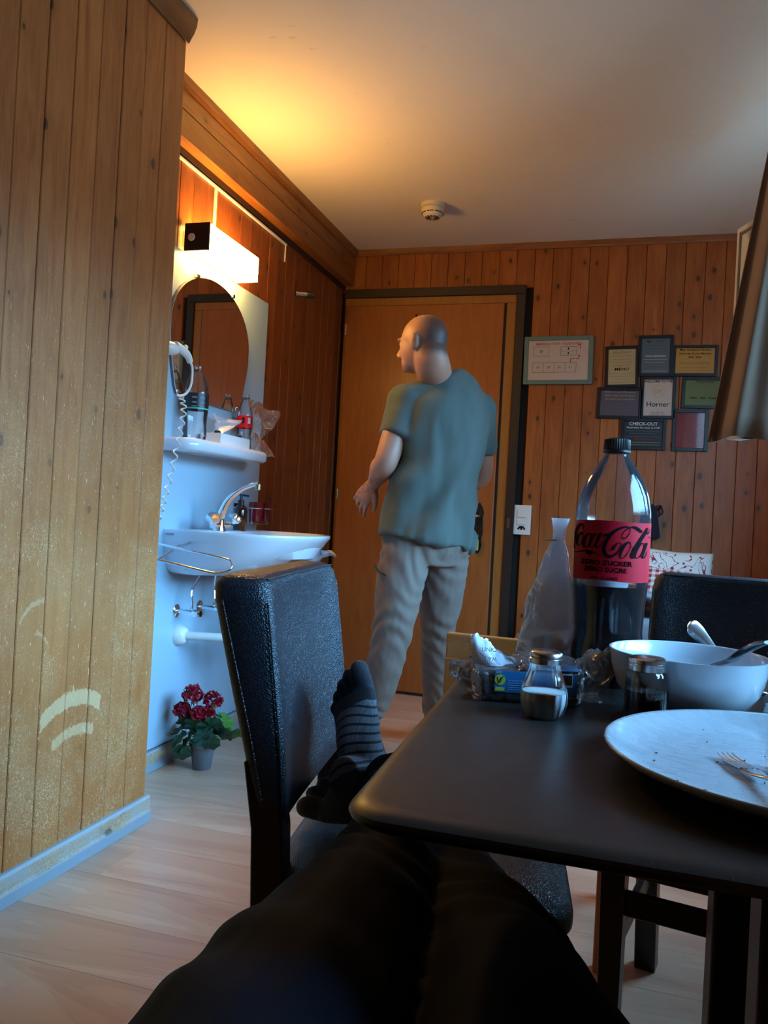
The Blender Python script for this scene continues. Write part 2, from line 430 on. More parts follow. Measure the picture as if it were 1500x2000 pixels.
M['amber'] = simple('amber_bottle', (.030, .007, .004), .08, coat=.5)
M['pot_grey'] = simple('grey_plastic_pot', (.135, .135, .150), .5)
M['soil'] = simple('dark_soil', (.02, .014, .01), .95, bumpscale=90, bstr=1)
M['leaf'] = simple('geranium_leaf', (.020, .080, .038), .42, var=.8, Subsurface_Weight=.05)
M['leaf_light'] = simple('young_leaf', (.07, .19, .03), .45, var=.5)
M['petal'] = simple('crimson_petal', (.40, .010, .030), .5, var=.9)
M['stem'] = simple('pale_green_stem', (.18, .28, .13), .5)
M['curtain'] = None
def cloth(name, col, rough=.85, weave=900, wstr=.15, var=.3, sheen=.2, stretch=(1, 1, 1), bigb=0.0, spec=.2):
    t = NT(name); v = t.coords(scale=stretch)
    w = t.noise(v, weave, 2); big = t.noise(t.coords(), 9, 4, .6)
    h = t.math('ADD', t.math('MULTIPLY', w, 1), t.math('MULTIPLY', big, bigb))
    c = t.mix(t.math('MULTIPLY', t.noise(v, 60, 4, .6), var), col, [k*.6 for k in col])
    t.bsdf(Base_Color=c, Roughness=rough, Sheen_Weight=sheen, Specular_IOR_Level=spec, Normal=t.bump(h, wstr, .0012)); return t.m
M['curtain'] = cloth('taupe_curtain', (.34, .22, .15), weave=700)
M['tshirt'] = cloth('teal_tshirt_jersey', (.112, .145, .132), stretch=(1, 1, 6), weave=120, wstr=.22, var=.55, sheen=.05)
M['khaki'] = cloth('khaki_hiking_trousers', (.225, .175, .145), weave=800, sheen=.05, bigb=2.0, wstr=.2)
M['navy'] = cloth('black_navy_trousers', (.0075, .0105, .0180), rough=.75, weave=900, sheen=.0, var=.5, spec=.10)
M['shoe'] = cloth('blue_shoe_fabric', (.028, .045, .075), weave=500)
M['shoe_sole'] = simple('rubber_sole', (.03, .03, .035), .7)
M['blanket'] = cloth('grey_blanket', (.22, .21, .215), weave=300, wstr=.4)
M['backpack'] = cloth('navy_backpack_fabric', (.012, .014, .024), weave=500)
M['orange_tape'] = cloth('orange_webbing', (.35, .12, .05), weave=500)
def _skin():
    t = NT('skin'); v = t.coords()
    c = t.mix(t.math('MULTIPLY', t.noise(v, 25, 4), .6), (.50, .27, .19), (.40, .17, .12))
    sp = t.n('SeparateXYZ', i0=t.n('NewGeometry').outputs['Position'])
    # sleeve of faded tattoo ink on the forearms
    z = t.math('ADD', sp.outputs[2], t.math('MULTIPLY', t.noise(v, 30, 2), .03))
    ink = t.math('MULTIPLY', t.math('LESS_THAN', t.math('ABSOLUTE', t.math('SUBTRACT', z, 1.085)), .028), .45)
    pat = t.ramp(t.noise(v, 55, 3, .6, 1.2), [(.42, 0), (.55, 1)])
    c = t.mix(t.math('MULTIPLY', ink, pat), c, (.06, .045, .05))
    # shaved stubble over the back and sides of the head
    rel = t.n('VectorMath', dict(operation='SUBTRACT'), i0=t.n('NewGeometry').outputs['Position'], i1=(-.787, 2.985, 1.618)).outputs[0]
    dn = t.n('VectorMath', dict(operation='DOT_PRODUCT'), i0=rel, i1=(.925, -.36, -.10)).outputs['Value']
    back = t.ramp(t.math('ADD', t.math('MULTIPLY', dn, 5), t.math('MULTIPLY_ADD', t.noise(v, 14, 3), .25, .35)), [(.50, 0), (.78, 1)])
    up_ = t.ramp(t.math('MULTIPLY_ADD', t.n('SeparateXYZ', i0=rel).outputs[2], 5, .5), [(.18, 0), (.34, 1)])
    c = t.mix(t.math('MULTIPLY', t.math('MULTIPLY', back, up_), .9), c, (.065, .042, .040))
    t.bsdf(Base_Color=c, Roughness=.5, Subsurface_Weight=.12, Subsurface_Radius=(.01, .004, .002), Normal=t.bump(t.noise(v, 160, 3), .12, .001)); return t.m
M['skin'] = _skin()
M['hair'] = simple('shaved_hair', (.10, .066, .052), .8, bumpscale=500, bstr=.5)
def _sock():
    t = NT('navy_sock'); v = t.coords()
    rib = t.noise(t.coords(scale=(1, 1, 1)), 420, 2)
    t.bsdf(Base_Color=t.mix(t.math('MULTIPLY', t.noise(v, 90, 4), .6), (.012, .015, .025), (.026, .030, .042)), Roughness=.9, Sheen_Weight=.25, Normal=t.bump(rib, .5, .0015)); return t.m
M['sock'] = _sock()

# ================================================================== THE SETTING
def boards(parent, mat, plan, name='plank', bev=.0018):
    for b in plan: mk(name, box(*b), mat, parent, bevel=bev, seg=1)
# floor ------------------------------------------------------------
floor = mk('floor', box(AX-.25, RX+.3, FY-.3, BY+.3, -.06, -.009), M['gap'], kind='structure')
y = FY; row = 0
while y < BY:
    y1 = min(y+.192, BY+.02); x = AX-.1-[.0, .83, .42, 1.1][row % 4]
    while x < RX+.05:
        xa, xb = max(x, AX-.05), min(x+1.285, RX+.05)
        if xb-xa > .03:
            mk('floor_board', box(xa+.0002, xb-.0002, y+.0002, y1-.0002, -.009, 0), M['floor'], floor, bevel=.0006, seg=1)
        x += 1.285
    y = y1; row += 1
# ceiling ------------------------------------------------------------
mk('ceiling', box(AX-.25, RX+.3, FY-.3, BY+.3, CZ, CZ+.08), M['ceiling'], kind='structure')
# wall_left: near panelled wall with worn boards -----------------------
LYE = 2.170
wl_ = mk('wall_left', box(LX-.09, LX-.018, FY-.1, LYE-.012, 0, CZ), M['gap'], kind='structure')
b = LYE
ys = [LYE]+[2.066-.0955*k for k in range(0, 37)]
for k in range(len(ys)-1):
    jx = random.uniform(-.0012, .0012)
    mk('plank', box(LX-.018, LX+jx, ys[k+1]+.0009, ys[k]-.0009, 0.02, CZ), M['plank_left'], wl_, bevel=.0022, seg=1)
# end face of that wall, towards the washbasin niche
mk('corner_board', box(AX-.02, LX-.001, LYE-.011, LYE+.004, 0, CZ), M['plank_left'], wl_, bevel=.002, seg=1)
# skirting of wall_left: worn wood board over a grey painted foot
def _skirt():
    def w(t, c):
        geo = t.n('NewGeometry').outputs['Position']; z = t.n('SeparateXYZ', i0=geo).outputs[2]
        n = t.noise(geo, 30, 4, .6, .7); e = t.math('MULTIPLY_ADD', n, .016, .024)
        grey = t.math('LESS_THAN', z, e)
        tp = t.math('GREATER_THAN', z, t.math('MULTIPLY_ADD', n, -.02, .079))
        fl = t.ramp(t.n('TexNoise', Vector=geo, Scale=85, Detail=3, Distortion=2.2).outputs[0], [(.47, 0), (.52, .75), (.57, 0)])
        c = t.mix(fl, c, (.62, .55, .44))
        c = t.mix(t.math('MULTIPLY', t.ramp(t.noise(geo, 8, 3), [(.4, 0), (.62, .75)]), 1), c, (.36, .36, .35))
        c = t.mix(tp, c, (.34, .37, .39))
        return t.mix(grey, c, (.27, .32, .36))
    return wood('worn_skirting', (.26, .14, .06), (.40, .25, .12), (.48, .33, .18), along='y', knots=.2, rough=.6, wear=w, coat=0)
M['skirt'] = _skirt()
mk('baseboard_left', prism([(LX-.002, 0), (LX+.020, 0), (LX+.020, .030), (LX+.014, .038), (LX+.014, .070), (LX+.009, .077), (LX-.002, .077)], 3.64+.0, 'y', LYE+.012-3.64), M['skirt'], kind='structure', bevel=.001, seg=1)
# crown moulding of wall_left
def crown(x, s):
    return [(x, CZ), (x, CZ-.072), (x+s*.006, CZ-.072), (x+s*.013, CZ-.058), (x+s*.022, CZ-.045), (x+s*.030, CZ-.022), (x+s*.032, CZ)]
mk('trim_1', prism(crown(LX, 1), 3.64, 'y', LYE+.008-3.64), M['cornice'], kind='structure', smooth=True, angle=.4)
# wall_alcove: recessed wall with the washbasin ------------------------
wa = mk('wall_alcove', box(AX-.09, AX-.018, LYE, BY+.05, 0, CZ), M['gap'], kind='structure')
yy = 2.20-.0945
while yy < BY:
    a, c_ = max(yy, LYE), min(yy+.0945, BY-.001)
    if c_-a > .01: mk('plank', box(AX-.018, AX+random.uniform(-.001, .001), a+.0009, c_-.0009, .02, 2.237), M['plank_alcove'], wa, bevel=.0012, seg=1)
    yy += .0945
mk('baseboard_alcove', box(AX-.001, AX+.020, LYE, BY-.03, 0, .075), M['skirt'], kind='structure', bevel=.003)
# boxed-in beam over the alcove: two long boards, underside board, dark cover strip
BX = -1.55
bm_ = mk('trim_2', box(AX-.02, BX-.018, LYE-.3, BY, 2.256, CZ), M['gap'], kind='structure')
mk('beam_board', box(BX-.018, BX, LYE-.3, BY-.001, 2.330, 2.404), M['beam'], bm_, bevel=.0015, seg=1)
mk('beam_board', box(BX-.018, BX, LYE-.3, BY-.001, 2.237, 2.3285), M['beam'], bm_, bevel=.0015, seg=1)
mk('beam_underside', box(AX-.01, BX-.018, LYE-.3, BY-.001, 2.237, 2.256), M['beam'], bm_, bevel=.001, seg=1)
mk('crown_strip', prism([(BX, CZ), (BX, CZ-.034), (BX+.008, CZ-.034), (BX+.014, CZ-.024), (BX+.020, CZ)], BY-LYE+.3, 'y', LYE-.3), M['cornice'], bm_)
mk('cover_strip', box(AX-.001, AX+.012, LYE, BY-.001, 2.213, 2.237), M['dark_trim'], bm_)
# wall_back ------------------------------------------------------------
wb_ = mk('wall_back', box(AX-.1, RX+.25, BY+.018, BY+.09, 0, CZ), M['gap'], kind='structure')
DX0, DX1, DT = -1.596, -.585, 2.213      # dark door architrave outer edges, top
x = -1.5763
while x < RX:
    x0, x1 = max(x, AX-.01), min(x+.09345, RX+.01)
    jy = random.uniform(-.001, .001)
    if x1 <= DX1-.005:
        mk('plank', box(x0+.0009, x1-.0009, BY+jy, BY+.018, DT-.01, CZ-.02), M['plank_back'], wb_, bevel=.002, seg=1)
    else:
        mk('plank', box(x0+.0009, x1-.0009, BY+jy, BY+.018, .02 if x0 > DX1-.03 else DT-.01, CZ-.02), M['plank_back'], wb_, bevel=.002, seg=1)
    x += .09345
mk('plank', box(AX-.01, -1.5772, BY, BY+.018, DT-.01, CZ-.02), M['plank_back'], wb_, bevel=.002, seg=1)
mk('trim_3', prism([(BY, CZ), (BY, CZ-.032), (BY-.010, CZ-.032), (BY-.016, CZ-.024), (BY-.020, CZ)], RX-BX-.02, 'x', BX+.02), M['cornice_x'], kind='structure')
mk('baseboard_back', box(DX1+.003, RX, BY-.016, BY, 0, .07), M['cornice_x'], kind='structure', bevel=.003)
# door ----------------------------------------------------------------
door = tag(thing('door_1', None, None, (-1.09, BY, 0)), kind='structure')
aw = .047
ar = [box(DX0, DX1, BY-.020, BY+.018, DT-.047, DT), box(DX1-aw, DX1, BY-.020, BY+.018, 0, DT-.0471)]
mk('architrave', ar, M['dark_trim'], door, bevel=.002, seg=1)
fx0, fx1, ft = DX0+.003, DX1-aw, DT-.047
fr = [box(fx0, fx1, BY-.008, BY+.018, ft-.045, ft-.0003), box(fx1-.050, fx1-.0003, BY-.008, BY+.018, 0, ft-.0453), box(fx0, fx0+.030, BY-.008, BY+.018, 0, ft-.0453)]
mk('door_frame', fr, M['door_frame'], door, bevel=.003)
lx0, lx1, lt = fx0+.016, fx1-.050, ft-.045+.008
leaf = mk('door_leaf', box(lx0, lx1-.012, BY-.026, BY+.012, .012, lt-.012), M['door_veneer'], door, bevel=.004)
mk('rebate', box(lx1-.012, lx1+.0005, BY-.007, BY-.0062, .0, lt-.004), M['dark_trim'], door)
mk('threshold', box(DX0, DX1, BY-.03, BY+.02, 0.0, .010), M['dark_trim'], door)
for z in (1.985, 1.067, .28):
    mk('hinge', [lathe([(.0001, z-.032), (.006, z-.030), (.0065, z-.024), (.0065, z+.024), (.006, z+.030), (.0001, z+.032)], 12, (fx0+.020, BY-.032, 0)), box(fx0+.014, fx0+.026, BY-.030, BY-.026, z-.02, z+.02)], M['brass'], door, smooth=True)
hx = -.768
plate = [(hx-.012, .80), (hx-.022, .83), (hx-.016, .86), (hx-.024, .90), (hx-.020, .98), (hx-.026, 1.01), (hx-.016, 1.035), (hx, 1.06), (hx+.016, 1.035), (hx+.026, 1.01), (hx+.020, .98), (hx+.024, .90), (hx+.016, .86), (hx+.022, .83), (hx+.012, .80), (hx, .785)]
hp = mk('handle_plate', prism(plate, -.006, 'y', BY-.026), M['dark_metal'], door, bevel=.0015, seg=1)
mk('lever', tube([(hx, BY-.03, .985), (hx, BY-.075, .985), (hx-.03, BY-.082, .985), (hx-.11, BY-.080, .975)], [.009, .009, .010, .008], 10, smooth=4), M['brass'], hp, smooth=True)
mk('key', [lathe([(.004, 0), (.004, .03)], 8, (hx, BY-.034, .88), (0, -1, 0)), box(hx-.012, hx+.012, BY-.080, BY-.077, .872, .888)], M['steel'], hp)
mk('key_tag', box(hx-.020, hx+.012, BY-.070, BY-.066, .805, .862), M['yellow'], hp, bevel=.002, label='yellow key tag')
mk('striker', box(DX1-.035, DX1-.020, BY-.0235, BY-.020, .93, .985), M['steel'], door)
for hxx in (-1.165, -1.118):
    mk('coat_hook', tube([(hxx, BY-.026, 2.03), (hxx, BY-.045, 2.035), (hxx, BY-.055, 2.06)], [.006, .004, .005], 8, smooth=3), M['dark_metal'], door, smooth=True)
# right wall with window, wall behind the camera with window ------------
def wall_open(name, axis, at, th, a0, a1, win, mat):
    w0, w1, z0, z1 = win
    def B(p, q, r, s_):
        return box(at, at+th, p, q, r, s_) if axis == 'x' else box(p, q, min(at, at+th), max(at, at+th), r, s_)
    return mk(name, [B(a0, w0, 0, CZ), B(w1, a1, 0, CZ), B(w0, w1, 0, z0), B(w0, w1, z1, CZ)], mat, kind='structure')
M['wall_wood'] = wood('panel_boards_plain', (.15, .048, .010), (.25, .085, .018), (.34, .13, .03), knots=.5, rough=.45)
wall_open('wall_right', 'x', RX, .24, FY-.24, BY+.05, WIN1, M['white_paint'])
mk('wall_front', box(AX, RX+.24, FY-.24, FY, 0, CZ), M['wall_wood'], kind='structure')
def window(name, axis, at, win, leaves, open_first=False):
    w0, w1, z0, z1 = win
    t = tag(thing(name, None, None, (0, 0, 0)), kind='structure')
    def B(p, q, r, s_, d0, d1):
        return box(at+d0, at+d1, p, q, r, s_) if axis == 'x' else box(p, q, at-d1, at-d0, r, s_)
    f = .055
    mk('window_frame', [B(w0, w0+f, z0, z1, .06, .12), B(w1-f, w1, z0, z1, .06, .12), B(w0+f, w1-f, z0, z0+f, .06, .12), B(w0+f, w1-f, z1-f, z1, .06, .12)], M['plastic_white'], t, bevel=.004)
    n = leaves; step = (w1-w0-2*f)/n
    for k in range(n):
        a, b_ = w0+f+k*step, w0+f+(k+1)*step
        if open_first and k == n-1: continue
        s = mk('sash', [B(a, a+.05, z0+f, z1-f, .05, .10), B(b_-.05, b_, z0+f, z1-f, .05, .10), B(a+.05, b_-.05, z0+f, z0+f+.05, .05, .10), B(a+.05, b_-.05, z1-f-.05, z1-f, .05, .10)], M['plastic_white'], t, bevel=.004)
        mk('pane', B(a+.05, b_-.05, z0+f+.05, z1-f-.05, .072, .076), M['window_glass'], s)
    mk('window_sill', B(w0, w1, z0-.02, z0, -.04, .06), M['white_paint'], t, bevel=.004)
    return t
w1_ = window('window_1', 'x', RX, WIN1, 3, True)
# open casement of window_1, swung into the room
hinge = Vector((RX-.0, 2.40, 0)); free = Vector((.366, 3.19, 0))
d_ = (free-hinge); L_ = d_.length; d_.normalize()
ang = math.atan2(d_.y, d_.x)
z0, z1 = 1.30, 2.062
def sashbox(a0, a1, z_0, z_1, t0, t1):
    return xf(box(a0, a1, t0, t1, z_0, z_1), Matrix.Translation(hinge) @ Matrix.Rotation(ang, 4, 'Z'))
osash = mk('sash', [sashbox(0, .07, z0, z1, 0, .055), sashbox(L_-.12, L_, z0, z1, 0, .055), sashbox(.07, L_-.07, z0, z0+.07, 0, .055), sashbox(.07, L_-.07, z1-.07, z1, 0, .055)], M['plastic_white'], w1_, bevel=.003)
mk('seal', [sashbox(L_-.034, L_-.022, z0+.02, z1-.02, .055, .058), sashbox(.02, L_-.022, z1-.034, z1-.022, .055, .058)], M['grey_plastic'], osash)
mk('pane', sashbox(.07, L_-.07, z0+.07, z1-.07, .025, .030), M['window_glass'], osash)

# ================================================================== THINGS IN THE ALCOVE
# white splash panel behind the washbasin
pn = mk('splash_panel', box(AX+.0015, AX+.008, 2.18, 3.340, .080, 1.882), M['panel_white'], bevel=.001, seg=1)
tag(pn, 'tall white splash panel fixed to the wood behind the washbasin', 'panel')
# mirror light: opal box with dark end caps
LMP = thing('mirror_light', 'glowing opal box wall lamp with dark end caps above the mirror', 'lamp', (AX, 2.81, 1.93))
M['opal'] = emit('lit_opal', (1.0, .53, .12), 48)
lx0_, lx1_ = AX+.012, -1.498
cap = mk('end_cap', box(lx0_, lx1_, 2.603, 2.612, 1.880, 1.980), M['dark_metal'], LMP, bevel=.001, seg=1)
mk('cap_button', lathe([(.0001, .004), (.012, .004), (.014, .001), (.014, 0)], 20, (lx0_+.030, 2.603, 1.928), (0, -1, 0)), M['plastic_cream'], cap, smooth=True)
mk('end_cap', box(lx0_, lx1_-.004, 3.012, 3.016, 1.882, 1.978), M['opal'], LMP)
mk('diffuser', box(lx0_+.002, lx1_-.001, 2.612, 3.012, 1.881, 1.979), M['opal'], LMP, bevel=.003, seg=2, label='opal diffuser, lit')
mk('mounting_rail', box(AX, lx0_, 2.62, 3.00, 1.90, 1.96), M['plastic_white'], LMP)
cab = tag(mk('cable_duct', [box(AX, AX+.010, LYE, 3.50, 2.196, 2.206), box(AX, AX+.010, 2.818, 2.830, 1.975, 2.196), box(AX, AX+.006, 3.494, 3.50, 2.12, 2.196)], M['plastic_white'], bevel=.0015, seg=1), 'thin white cable duct running down to the mirror light', 'cable')
# mirror with arched outline
def mirror_outline(off=0.0):
    pts = []
    yc = 2.84
    for k in range(25):
        a = PI*k/24; pts.append((yc+(.308-off)*math.cos(a), 1.62+(.215-off)*math.sin(a)))
    left = [(2.535, 1.56), (2.56, 1.46), (2.585, 1.385), (2.600, 1.362), (2.625, 1.356)]
    right = [(3.055, 1.356), (3.078, 1.362), (3.095, 1.385), (3.12, 1.46), (3.145, 1.56)]
    return pts+left+right
mi = thing('mirror', 'arched frameless mirror on the white panel above the shelf', 'mirror', (AX+.008, 2.84, 1.36))
mk('backing', prism(mirror_outline(), .010, 'x', AX+.008), M['grey_plastic'], mi)
mk('mirror_glass', prism(mirror_outline(.003), .003, 'x', AX+.0182), M['mirror'], mi)
for yy, zz in ((2.61, 1.375), (3.07, 1.375), (2.70, 1.823), (2.98, 1.823)):
    mk('clip', box(AX+.008, AX+.026, yy-.010, yy+.010, zz-.014, zz+.002), M['chrome'], mi, bevel=.003)
# ceramic shelf
def rrect(x0, x1, y0, y1, r, n=6, corners=(0, 1, 2, 3)):
    cs = [(x1-r, y0+r, -PI/2), (x1-r, y1-r, 0), (x0+r, y1-r, PI/2), (x0+r, y0+r, PI)]
    xs = [(x1, y0), (x1, y1), (x0, y1), (x0, y0)]
    out = []
    for k in range(4):
        if k in corners:
            cx, cy_, a0 = cs[k]
            out += [(cx+r*math.cos(a0+PI/2*j/n), cy_+r*math.sin(a0+PI/2*j/n)) for j in range(n+1)]
        else: out.append(xs[k])
    return out
def loft(rings, cap0=True, cap1=True):
    n = len(rings[0]); V = [v for r in rings for v in r]; Fc = []
    for i in range(len(rings)-1):
        for k in range(n):
            k2 = (k+1) % n; Fc.append((i*n+k, i*n+k2, (i+1)*n+k2, (i+1)*n+k))
    if cap0: Fc.append(list(range(n-1, -1, -1)))
    if cap1: Fc.append([(len(rings)-1)*n+k for k in range(n)])
    return V, Fc
SH = AX+.008
def shelf_ring(d, z, n=8):
    return [(x, y, z) for x, y in rrect(SH, -1.462-d, 2.515+d, 3.165-d, .07-d*.5, n, (0, 1))]
tag(mk('ceramic_shelf', loft([shelf_ring(.03, 1.150), shelf_ring(.010, 1.152), shelf_ring(.001, 1.160), shelf_ring(0, 1.174), shelf_ring(.002, 1.190), shelf_ring(.010, 1.197), shelf_ring(.016, 1.194), shelf_ring(.022, 1.190)]), M['ceramic'], smooth=True, angle=.9), 'white ceramic shelf with rolled edge under the mirror', 'shelf')
SZ = 1.190
# washbasin
half = [(0, .262), (.06, .275), (.12, .288), (.19, .300), (.26, .303), (.33, .294), (.39, .270), (.44, .228), (.48, .165), (.505, .090), (.512, 0)]
hp_ = catmull([(a, b, 0) for a, b in half], 3)
outl = [(p.x, -p.y) for p in hp_]+[(p.x, p.y) for p in reversed(hp_[:-1])]
def bring(sx, sy_, z, x0=0.0, clampx=0.0, cx=0.0):
    return [(SH+max(clampx, cx+(x-cx)*sx), 2.84+y*sy_, z) for x, y in outl]
basin = thing('washbasin', 'white ceramic washbasin mounted on the white panel', 'sink', (SH, 2.84, .71))
mk('basin', loft([bring(.34, .70, .708), bring(.50, .80, .714), bring(.63, .86, .728), bring(.755, .91, .755), bring(.86, .95, .788), bring(.935, .98, .820), bring(.980, .995, .848), bring(.998, 1, .860), bring(1, 1, .866), bring(.994, .994, .871),
    bring(.972, .970, .871, clampx=.125), bring(.955, .945, .866, clampx=.135), bring(.90, .86, .83, clampx=.15, cx=.25), bring(.78, .72, .785, clampx=.16, cx=.30), bring(.45, .40, .765, cx=.30, clampx=.2), bring(.08, .06, .760, cx=.30, clampx=.25)]), M['ceramic'], basin, smooth=True, angle=.8)
mk('maker_mark', text_geo('LAUFEN', .011, (SH+.032, 2.84-.2702, .853), (.985, -.21, 0), (0, 0, 1)), M['grey_plastic'], basin)
mk('drain', lathe([(.022, 0), (.022, .003), (.012, .004), (.0001, .002)], 20, (SH+.30, 2.84, .760)), M['chrome'], basin, smooth=True)
# trap and supply pipes
pipes = thing('drain_pipe', 'white waste pipe with wall rosette under the washbasin', 'pipe', (SH, 2.79, .47))
mk('rosette', lathe([(.040, 0), (.040, .006), (.030, .030), (.020, .036)], 28, (SH, 2.72, .472), (1, 0, 0)), M['plastic_white'], pipes, smooth=True)
mk('waste_tube', tube([(SH+.02, 2.72, .472), (SH+.16, 2.76, .472), (SH+.24, 2.80, .470), (SH+.28, 2.83, .49), (SH+.29, 2.84, .55), (SH+.30, 2.84, .72)], .016, 16, smooth=4), M['plastic_white'], pipes, smooth=True)
mk('bottle_trap', lathe([(.0001, .43), (.030, .435), (.034, .45), (.034, .52), (.022, .54), (.018, .56)], 24, (SH+.30, 2.84, 0)), M['plastic_white'], pipes, smooth=True)
def valve(y, lab):
    v = thing('angle_valve', lab, 'valve', (SH, y, .56), group=None)
    mk('rosette', lathe([(.026, 0), (.025, .004), (.012, .012)], 24, (SH, y, .565), (1, 0, 0)), M['chrome'], v, smooth=True)
    mk('valve_body', tube([(SH+.01, y, .565), (SH+.085, y, .562)], .009, 12), M['chrome'], v, smooth=True)
    mk('handle', lathe([(.012, -.016), (.014, -.012), (.014, .012), (.012, .016)], 10, (SH+.088, y, .562), (1, 0, 0)), M['chrome'], v, smooth=True)
    mk('supply_hose', tube([(SH+.065, y, .57), (SH+.066, y, .60), (SH+.06, y+.005, .65), (SH+.075, 2.84-(2.84-y)*.5, .73)], .0045, 8, smooth=5), M['chrome'], v, smooth=True)
valve(2.695, 'chrome angle valve with hose left of the waste pipe')
valve(2.865, 'chrome angle valve with hose right of the waste pipe')
# faucet
fc = thing('faucet', 'chrome two handle faucet with long swivel spout on the washbasin', 'faucet', (-1.50, 2.78, .868))
mk('faucet_body', [lathe([(.026, 0), (.026, .006), (.020, .02), (.018, .045), (.012, .055), (.0001, .056)], 24, (-1.49, 2.785, .868)), tube([(-1.49, 2.735, .893), (-1.49, 2.85, .893)], [.015, .015], 16)], M['chrome'], fc, smooth=True)
mk('spout', tube([(-1.49, 2.785, .915), (-1.478, 2.785, .95), (-1.455, 2.785, .990), (-1.415, 2.785, 1.025), (-1.37, 2.785, 1.046), (-1.335, 2.785, 1.054)], [(.015, .017), (.013, .015), (.012, .013), (.011, .011), (.010, .009), (.010, .009)], 14, smooth=4), M['chrome'], fc, smooth=True)
mk('aerator', lathe([(.011, 0), (.011, -.020), (.008, -.022)], 16, (-1.338, 2.785, 1.052)), M['brass'], fc, smooth=True)
def knob(y, s):
    fl = lambda a, z: 1+.10*math.cos(5*a)
    mk('handle', lathe([(.010, 0), (.016, .006), (.024, .012), (.026, .026), (.021, .036), (.0001, .039)], 30, (-1.482, y, .900), (.35, s*.45, .8), fl), M['chrome'], fc, smooth=True)
knob(2.715, -1); knob(2.868, 1)
# soap dispenser
sp_ = thing('soap_dispenser', 'brown pump soap bottle standing behind the faucet', 'bottle', (-1.49, 2.955, .868))
mk('bottle_body', lathe([(.024, 0), (.027, .004), (.027, .080), (.024, .092), (.014, .102), (.011, .104)], 28, (-1.49, 2.955, .869)), M['amber'], sp_, smooth=True)
mk('bottle_label', shell([(.0274, .018), (.0274, .070)], 28, (-1.49, 2.955, .869))[0:2], simple('pale_soap_label', (.28, .30, .34), .4), sp_, smooth=True) if False else mk('bottle_label', tube([(-1.49-.0276, 2.955-.012, .89), (-1.49-.0276, 2.955-.012, .935)], [(.0006, .011), (.0006, .011)], 8), simple('pale_soap_label', (.28, .30, .34), .4), sp_)
pump = mk('pump', [lathe([(.013, .103), (.013, .122), (.006, .124), (.005, .140), (.009, .141), (.009, .146), (.0001, .147)], 18, (-1.49, 2.955, .869)), tube([(-1.49, 2.955, .869+.143), (-1.455, 2.95, .869+.140)], .004, 8)], M['black_plastic'], sp_, smooth=True)
# tumbler holder with two red tumblers
th_ = thing('tumbler_holder', 'chrome wire ring holder fixed to the panel edge', 'holder', (AX, 3.19, .96))
for yy in (3.165, 3.255):
    mk('ring', tube([(-1.525+.034*math.cos(2*PI*k/20), yy+.034*math.sin(2*PI*k/20), .962) for k in range(20)], .0028, 8, closed=True), M['chrome'], th_, smooth=True)
mk('bracket', [box(AX+.008, AX+.014, 3.10, 3.14, .945, .98), tube([(AX+.012, 3.12, .962), (-1.556, 3.14, .962)], .004, 8)], M['chrome'], th_)
mk('bracket_wire', tube([(-1.525, 3.131, .962), (-1.525, 3.133, .905), (-1.525, 3.150, .897), (-1.525, 3.27, .897), (-1.525, 3.287, .905), (-1.525, 3.289, .962)], .0022, 6, smooth=2), M['chrome'], th_, smooth=True)
for k, (yy, lab) in enumerate(((3.165, 'red plastic tumbler in the ring holder, nearer the faucet'), (3.255, 'red plastic tumbler in the ring holder, nearer the door'))):
    tu = mk('tumbler', lathe([(.0001, .902), (.022, .902), (.026, .905), (.031, .988), (.0285, .988), (.0235, .910), (.0001, .908)], 40, (-1.525, yy, 0), None, lambda a, z: 1+.03*math.cos(12*a)), M['red_plastic'], smooth=True)
    tag(tu, lab, 'cup', 'red tumblers in the holder')
# towel rail: bent chrome hoop on the side of the basin
tr = thing('towel_rail', 'bent chrome towel rail on the near side of the basin', 'rail', (SH, 2.54, .78))
mk('rail', tube([(-1.585, 2.50, .822), (-1.50, 2.470, .815), (-1.30, 2.465, .790), (-1.265, 2.460, .775), (-1.262, 2.45, .755), (-1.29, 2.44, .742), (-1.33, 2.43, .742), (-1.45, 2.40, .765), (-1.585, 2.38, .785)], .0042, 10, smooth=6), M['chrome'], tr, smooth=True)
for p in ((-1.48, 2.475, .815, .829), (-1.50, 2.39, .773, .800)):
    mk('stand_off', tube([(p[0], p[1], p[2]), (p[0], p[1]+.09, p[3])], .0055, 10), M['chrome'], tr, smooth=True)
# cloth hanging over the front of the basin, seen below it
def sheet(fn, nu, nv, th=.0):
    V = [tuple(fn(i/nu, j/nv)) for j in range(nv+1) for i in range(nu+1)]
    Fc = [(j*(nu+1)+i, j*(nu+1)+i+1, (j+1)*(nu+1)+i+1, (j+1)*(nu+1)+i) for j in range(nv) for i in range(nu)]
    return V, Fc
def sheet_obj(name, fn, nu, nv, mat, parent=None, th=.001, sub=0, label=None):
    g = sheet(fn, nu, nv); o = mk(name, g, mat, parent, smooth=True, angle=3.1, label=label)
    if th:
        m = o.modifiers.new('t', 'SOLIDIFY'); m.thickness = th; m.offset = 0
    if sub:
        m = o.modifiers.new('s', 'SUBSURF'); m.levels = sub; m.render_levels = sub
    return o
def cl(u, v):
    y = 3.02+.10*u; a = v*PI*.9
    return (-1.20+.03*math.sin(u*9)+.04*math.cos(a), y, .77+.035*math.sin(a+.6)-.02*v+.01*math.sin(u*12+v*5))
clo = sheet_obj('cleaning_cloth', cl, 14, 10, cloth('white_microfibre', (.62, .66, .72), weave=400), th=.006)
tag(clo, 'white cloth tucked under the front of the washbasin', 'cloth')
